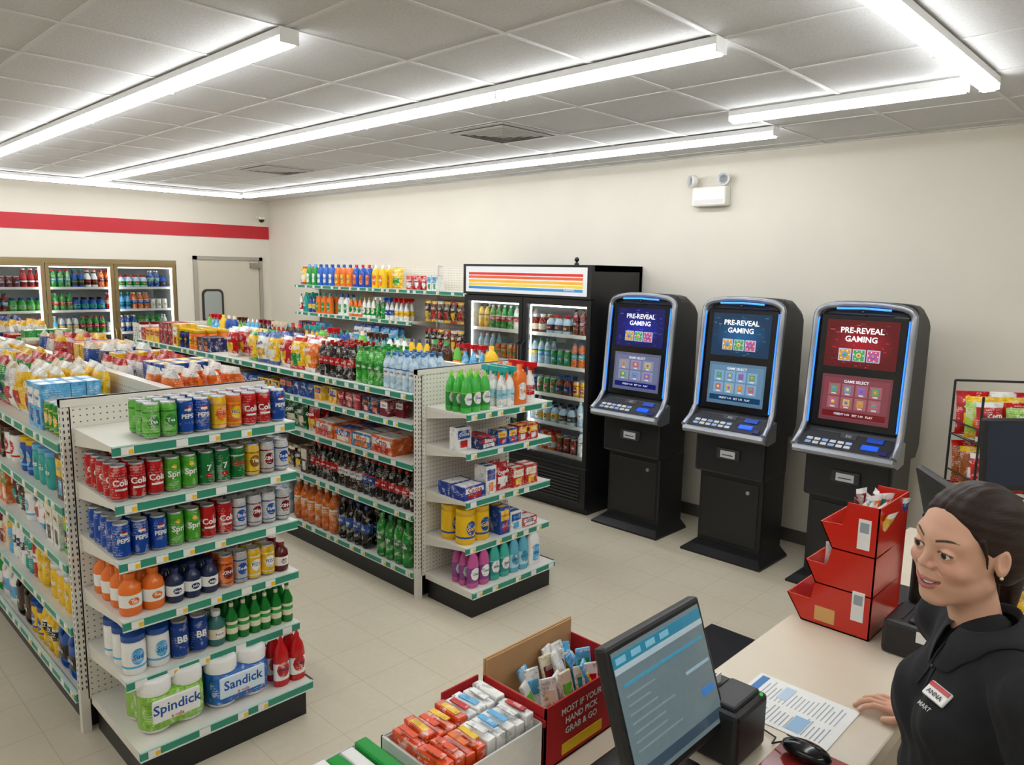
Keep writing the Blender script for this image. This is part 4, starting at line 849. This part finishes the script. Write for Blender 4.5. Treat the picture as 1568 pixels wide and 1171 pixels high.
def hairf(P):
    AX=[np.abs(P[0]),P[1],P[2]]
    c=ell(P,(0,-.021,.038),(.0790,.0970,.0865))
    wave=.0008*np.sin(AX[0]*240+P[2]*40)+.0006*np.sin(P[2]*300-P[1]*80)
    hl=(P[1]-.058)-.45*(P[2]-.076)
    hl2=(P[1]*.75-P[2]*.95-.014)
    pl=smax(hl*.85,hl2*.8,.02)
    c=c+.0022*np.exp(-(P[0]/.004)**2)*(P[1]>-.02)
    c=smax(c+wave,pl,.006)
    c=smax(c,-ell(AX,(.082,-.010,-.012),(.018,.019,.030)),.004)
    c=smin(c,ell(AX,(.050,-.050,-.010),(.030,.045,.052))+wave,.015)
    c=smax(c,-ell(AX,(.078,-.004,-.012),(.014,.018,.028)),.004)
    b=ell(P,(0,-.112,.0),(.038,.034,.040))+.002*np.sin(P[0]*240+P[2]*200)
    c=smin(c,b,.016)
    t=cap(P,(0,-.12,-.01),(.0,-.115,-.16),.032,.016)+.0015*np.sin(P[0]*400)
    c=smin(c,t,.012)
    st=polycap(AX,[(.068,.034,.040),(.0735,.026,.010),(.071,.020,-.012)],[.005,.0028,.0016])
    return smin(c,st,.003)
v,q=surf(hairf,(-.1,-.18,-.19),(.1,.11,.14),.0022)
mks('hair',v,q,np.tile(h('#2a1b13'),(len(v),1)),'hair',clerk,MH)
shR=(.170,-.01,1.285); elR=(.235,-.20,1.075); wrR=(.298,-.060,.985)
shL=(-.170,-.01,1.285); elL=(-.245,-.05,1.05); wrL=(-.245,.06,.83)
def mid(a,b,t): return tuple(a[i]+(b[i]-a[i])*t for i in range(3))
def bodyf(P):
    AX=[np.abs(P[0]),P[1],P[2]]
    d=ell(P,(0,-.012,1.17),(.158,.105,.165))
    d=smin(d,cap(AX,(.0,-.022,1.318),(.162,-.01,1.285),.036,.046),.045)
    d=smin(d,ell(AX,(.068,.066,1.165),(.062,.052,.064)),.05)
    d=smin(d,ell(P,(0,0.005,1.02),(.138,.100,.16)),.06)
    d=smin(d,ell(P,(0,-.01,.87),(.162,.112,.13)),.06)
    leg=smin(cap(AX,(.085,-.01,.82),(.09,.005,.46),.088,.058),cap(AX,(.09,.005,.46),(.09,-.02,.09),.058,.045),.02)
    d=smin(d,leg,.04)
    d=smin(d,np.maximum(cap(AX,(.092,-.045,.045),(.10,.12,.035),.045,.036),-(P[2]-.002)),.02)
    d=smin(d,cap(P,(0,-.015,1.31),(0,-.010,1.335),.052,.046),.03)
    for s,e,w in ((shR,elR,wrR),(shL,elL,wrL)):
        d=smin(d,np.minimum(cap(P,s,e,.045,.037),cap(P,e,w,.038,.025)),.02)
        d=smin(d,cap(P,s,mid(s,e,.62),.056,.055),.02)
    f=.0035*np.sin(P[2]*62+P[0]*30+3*np.sin(P[1]*16+P[0]*9))*np.clip((1.25-P[2])/.2,0,1)*(P[2]>.86)
    f=f+.002*np.sin(P[0]*90-P[2]*70)*(P[2]>.9)*(P[2]<1.33)
    return d+f
v,q=surf(bodyf,(-.37,-.29,-.01),(.40,.23,1.44),.0075)
Pv=[v[:,0],v[:,1],v[:,2]]; cc=v[q].mean(1); Pc=[cc[:,0],cc[:,1],cc[:,2]]
def armmask(P):
    m=np.zeros(len(P[0]),bool)
    for s,e,w in ((shR,elR,wrR),(shL,elL,wrL)):
        k=mid(s,e,.66); low=np.minimum(cap(P,k,e,.04,.037),cap(P,e,w,.038,.025))
        m|=(low<.006)&(cap(P,s,mid(s,e,.62),.056,.055)>.002)
    return m
skf=armmask(Pc); skv=armmask(Pv)
col=np.tile(h('#17181c'),(len(v),1)); col[skv]=SKN
mks('body',v,q,col,(['cl','sk'],skf.astype(int)),clerk)
# folded polo collar resting on the shoulders
def top(x,y,z0):
    zz=np.linspace(z0,1.20,200); d=bodyf([np.full(200,x),np.full(200,y),zz]); m=d<.003
    return float(zz[np.argmax(m)]) if m.any() else 1.26
n=56; cv=[];cq=[]; PRF=[(.0490,0),(.0505,.014),(.0535,.017),(.062,None),(.072,None),(.082,None),(.081,-1)]
for i in range(n+1):
    a=pi/2+.20+(2*pi-.40)*i/n; ca,sa=math.cos(a),math.sin(a); fr=max(0,sa)**3
    zn=1.352-.020*sa
    for r_,z in PRF:
        rr_=r_*(1+(.12*fr if r_>.06 else 0)); x=rr_*ca; y=-.010+rr_*sa
        if z is None:
            t=(r_-.0535)/.0285; zs=min(top(x,y,1.40)+.006,zn+.012); zz_=(zn+.017)*(1-t)+zs*t; zz_=max(zz_,zs)
        elif z==-1: zz_=min(top(x,y,1.40),zn+.006)
        else: zz_=zn+z
        cv.append((x,y,zz_))
for i in range(n):
    for k in range(6): a=i*7+k; cq.append((a,a+7,a+8,a+1))
mks('collar',np.array(cv),np.array(cq),np.tile(h('#24252b'),(len(cv),1)),'cl',clerk)
def snap(x,z):
    y=.25
    for _ in range(60):
        d=float(bodyf([np.array([x]),np.array([y]),np.array([z])])[0])
        if d<.001: break
        y-=max(d*.7,.0005)
    return y
def nrm(x,y,z):
    g=[]
    for k in range(3):
        p=[x,y,z];p[k]+=.012;m_=[x,y,z];m_[k]-=.012
        g.append(float(bodyf([np.array([c]) for c in p])[0]-bodyf([np.array([c]) for c in m_])[0]))
    return Vector(g).normalized()
mb=MB(); zs_=[1.325-.012*k for k in range(10)]
for s in (-1,1): mb.tube([(s*.011,snap(s*.011,z)+.001,z) for z in zs_],.0022,h('#2a2b31'),'cl')
for z in (1.30,1.26): mb.sph((0,snap(0,z)+.001,z),.0045,h('#303138'),'vg',10)
mk('placket',mb,clerk,M=Matrix.Identity(4)).matrix_local=Matrix.Identity(4)
tx,tz=-.062,1.235; ty=snap(tx,tz); nn=nrm(tx,ty,tz)
yv=-nn; xv=yv.cross(Vector((0,0,1))).normalized(); zv=xv.cross(yv).normalized()
G=Matrix(((xv.x,yv.x,zv.x,tx),(xv.y,yv.y,zv.y,ty),(xv.z,yv.z,zv.z,tz),(0,0,0,1)))@Tr(0,-.004,0)
mb=MB(); mb.rbox((-.027,-.004,-.016),(.027,.003,.016),WHT,'vg',G,.003); mb.box((-.025,-.0048,.005),(.025,-.003,.014),RED,'vg',G); mb.text('ANNA',.013,G@Tr(0,-.0052,-.005),h('#444444'))
mb.text('MART',.012,G@Tr(.0,-.003,-.034),h('#c8c8c8'))
mk('name_tag',mb,clerk,M=Matrix.Identity(4)).matrix_local=Matrix.Identity(4)
FG=[(-.029,.082,.068,.0080),(-.0095,.090,.077,.0082),(.0105,.087,.071,.0079),(.028,.076,.056,.0070)]
def handf(P):
    d=ell(P,(-.002,.045,0),(.038,.052,.0135))
    d=smin(d,ell(P,(-.018,.03,-.004),(.020,.033,.014)),.012)
    d=smin(d,cap(P,(0,-.04,0),(0,.02,0),.0235,.021),.016)
    for i,(x,y,L,r) in enumerate(FG):
        p=[(x*.9,y-.03,.001)]; ang=[.10,-.35,-.75]; sp=(i-1.3)*.07; pos=(x,y,.003); p.append(pos)
        for a,fr in zip(ang,(.42,.32,.26)):
            pos=(pos[0]+math.sin(sp)*L*fr,pos[1]+math.cos(a)*L*fr,pos[2]+math.sin(a)*L*fr); p.append(pos)
        d=smin(d,polycap(P,p,[r,r*1.02,r*.96,r*.88,r*.74]),.003)
    t=polycap(P,[(-.018,.012,-.003),(-.040,.038,-.004),(-.053,.064,-.008),(-.050,.086,-.014)],[.013,.011,.0095,.0075])
    return smin(d,t,.006)
v,q=surf(handf,(-.085,-.07,-.07),(.055,.19,.03),.0018)
col=np.tile(SKN,(len(v),1)); col=blend(col,np.exp(-((v[:,1]-.086)**2)/.00008)*(v[:,2]>0)*.35,CHK)
for i,(x,y,L,r) in enumerate(FG):
    ye=y+L*.93; xe=x+math.sin((i-1.3)*.07)*L*.95
    w=((np.abs(v[:,0]-xe)<.0048)&(np.abs(v[:,1]-ye)<.0065)).astype(float)*(v[:,2]>(.003-L*.33)); col=blend(col,w*.6,h('#f0cdbb'))
wW=clerk.matrix_world@Vector(wrR)
HM=clerk.matrix_world.inverted()@(Tr(wW.x,wW.y+.012,.979)@Rz(math.radians(8))@Rx(-.06)@Matrix.Scale(.95,4))
mks('right_hand',v,q,col,'sk',clerk,HM)
v2=v.copy(); v2[:,0]*=-1
mks('left_hand',v2,q[:,::-1],col,'sk',clerk,Tr(*wrL)@Rz(.2)@Rx(-pi/2+.3)@Ry(-pi/2*.8))
# ---------------------------------------------------------------- camera, world
cam=bpy.data.cameras.new('camera'); co=bpy.data.objects.new('camera',cam); SC.collection.objects.link(co)
r=Vector((.6959,-.7178,.018)).normalized(); f=Vector((.7121,.6866,-.1474)).normalized(); u=r.cross(f).normalized(); r=f.cross(u).normalized()
co.matrix_world=Matrix(((r.x,u.x,-f.x,0),(r.y,u.y,-f.y,0),(r.z,u.z,-f.z,2.0),(0,0,0,1)))
cam.sensor_width=36; cam.sensor_fit='HORIZONTAL'; cam.lens=26.22; cam.clip_start=.05
SC.camera=co
w=bpy.data.worlds.new('world'); SC.world=w; w.use_nodes=True; w.node_tree.nodes['Background'].inputs[0].default_value=(.8,.85,.9,1); w.node_tree.nodes['Background'].inputs[1].default_value=.3
SC.view_settings.view_transform='Standard'; SC.view_settings.exposure=0
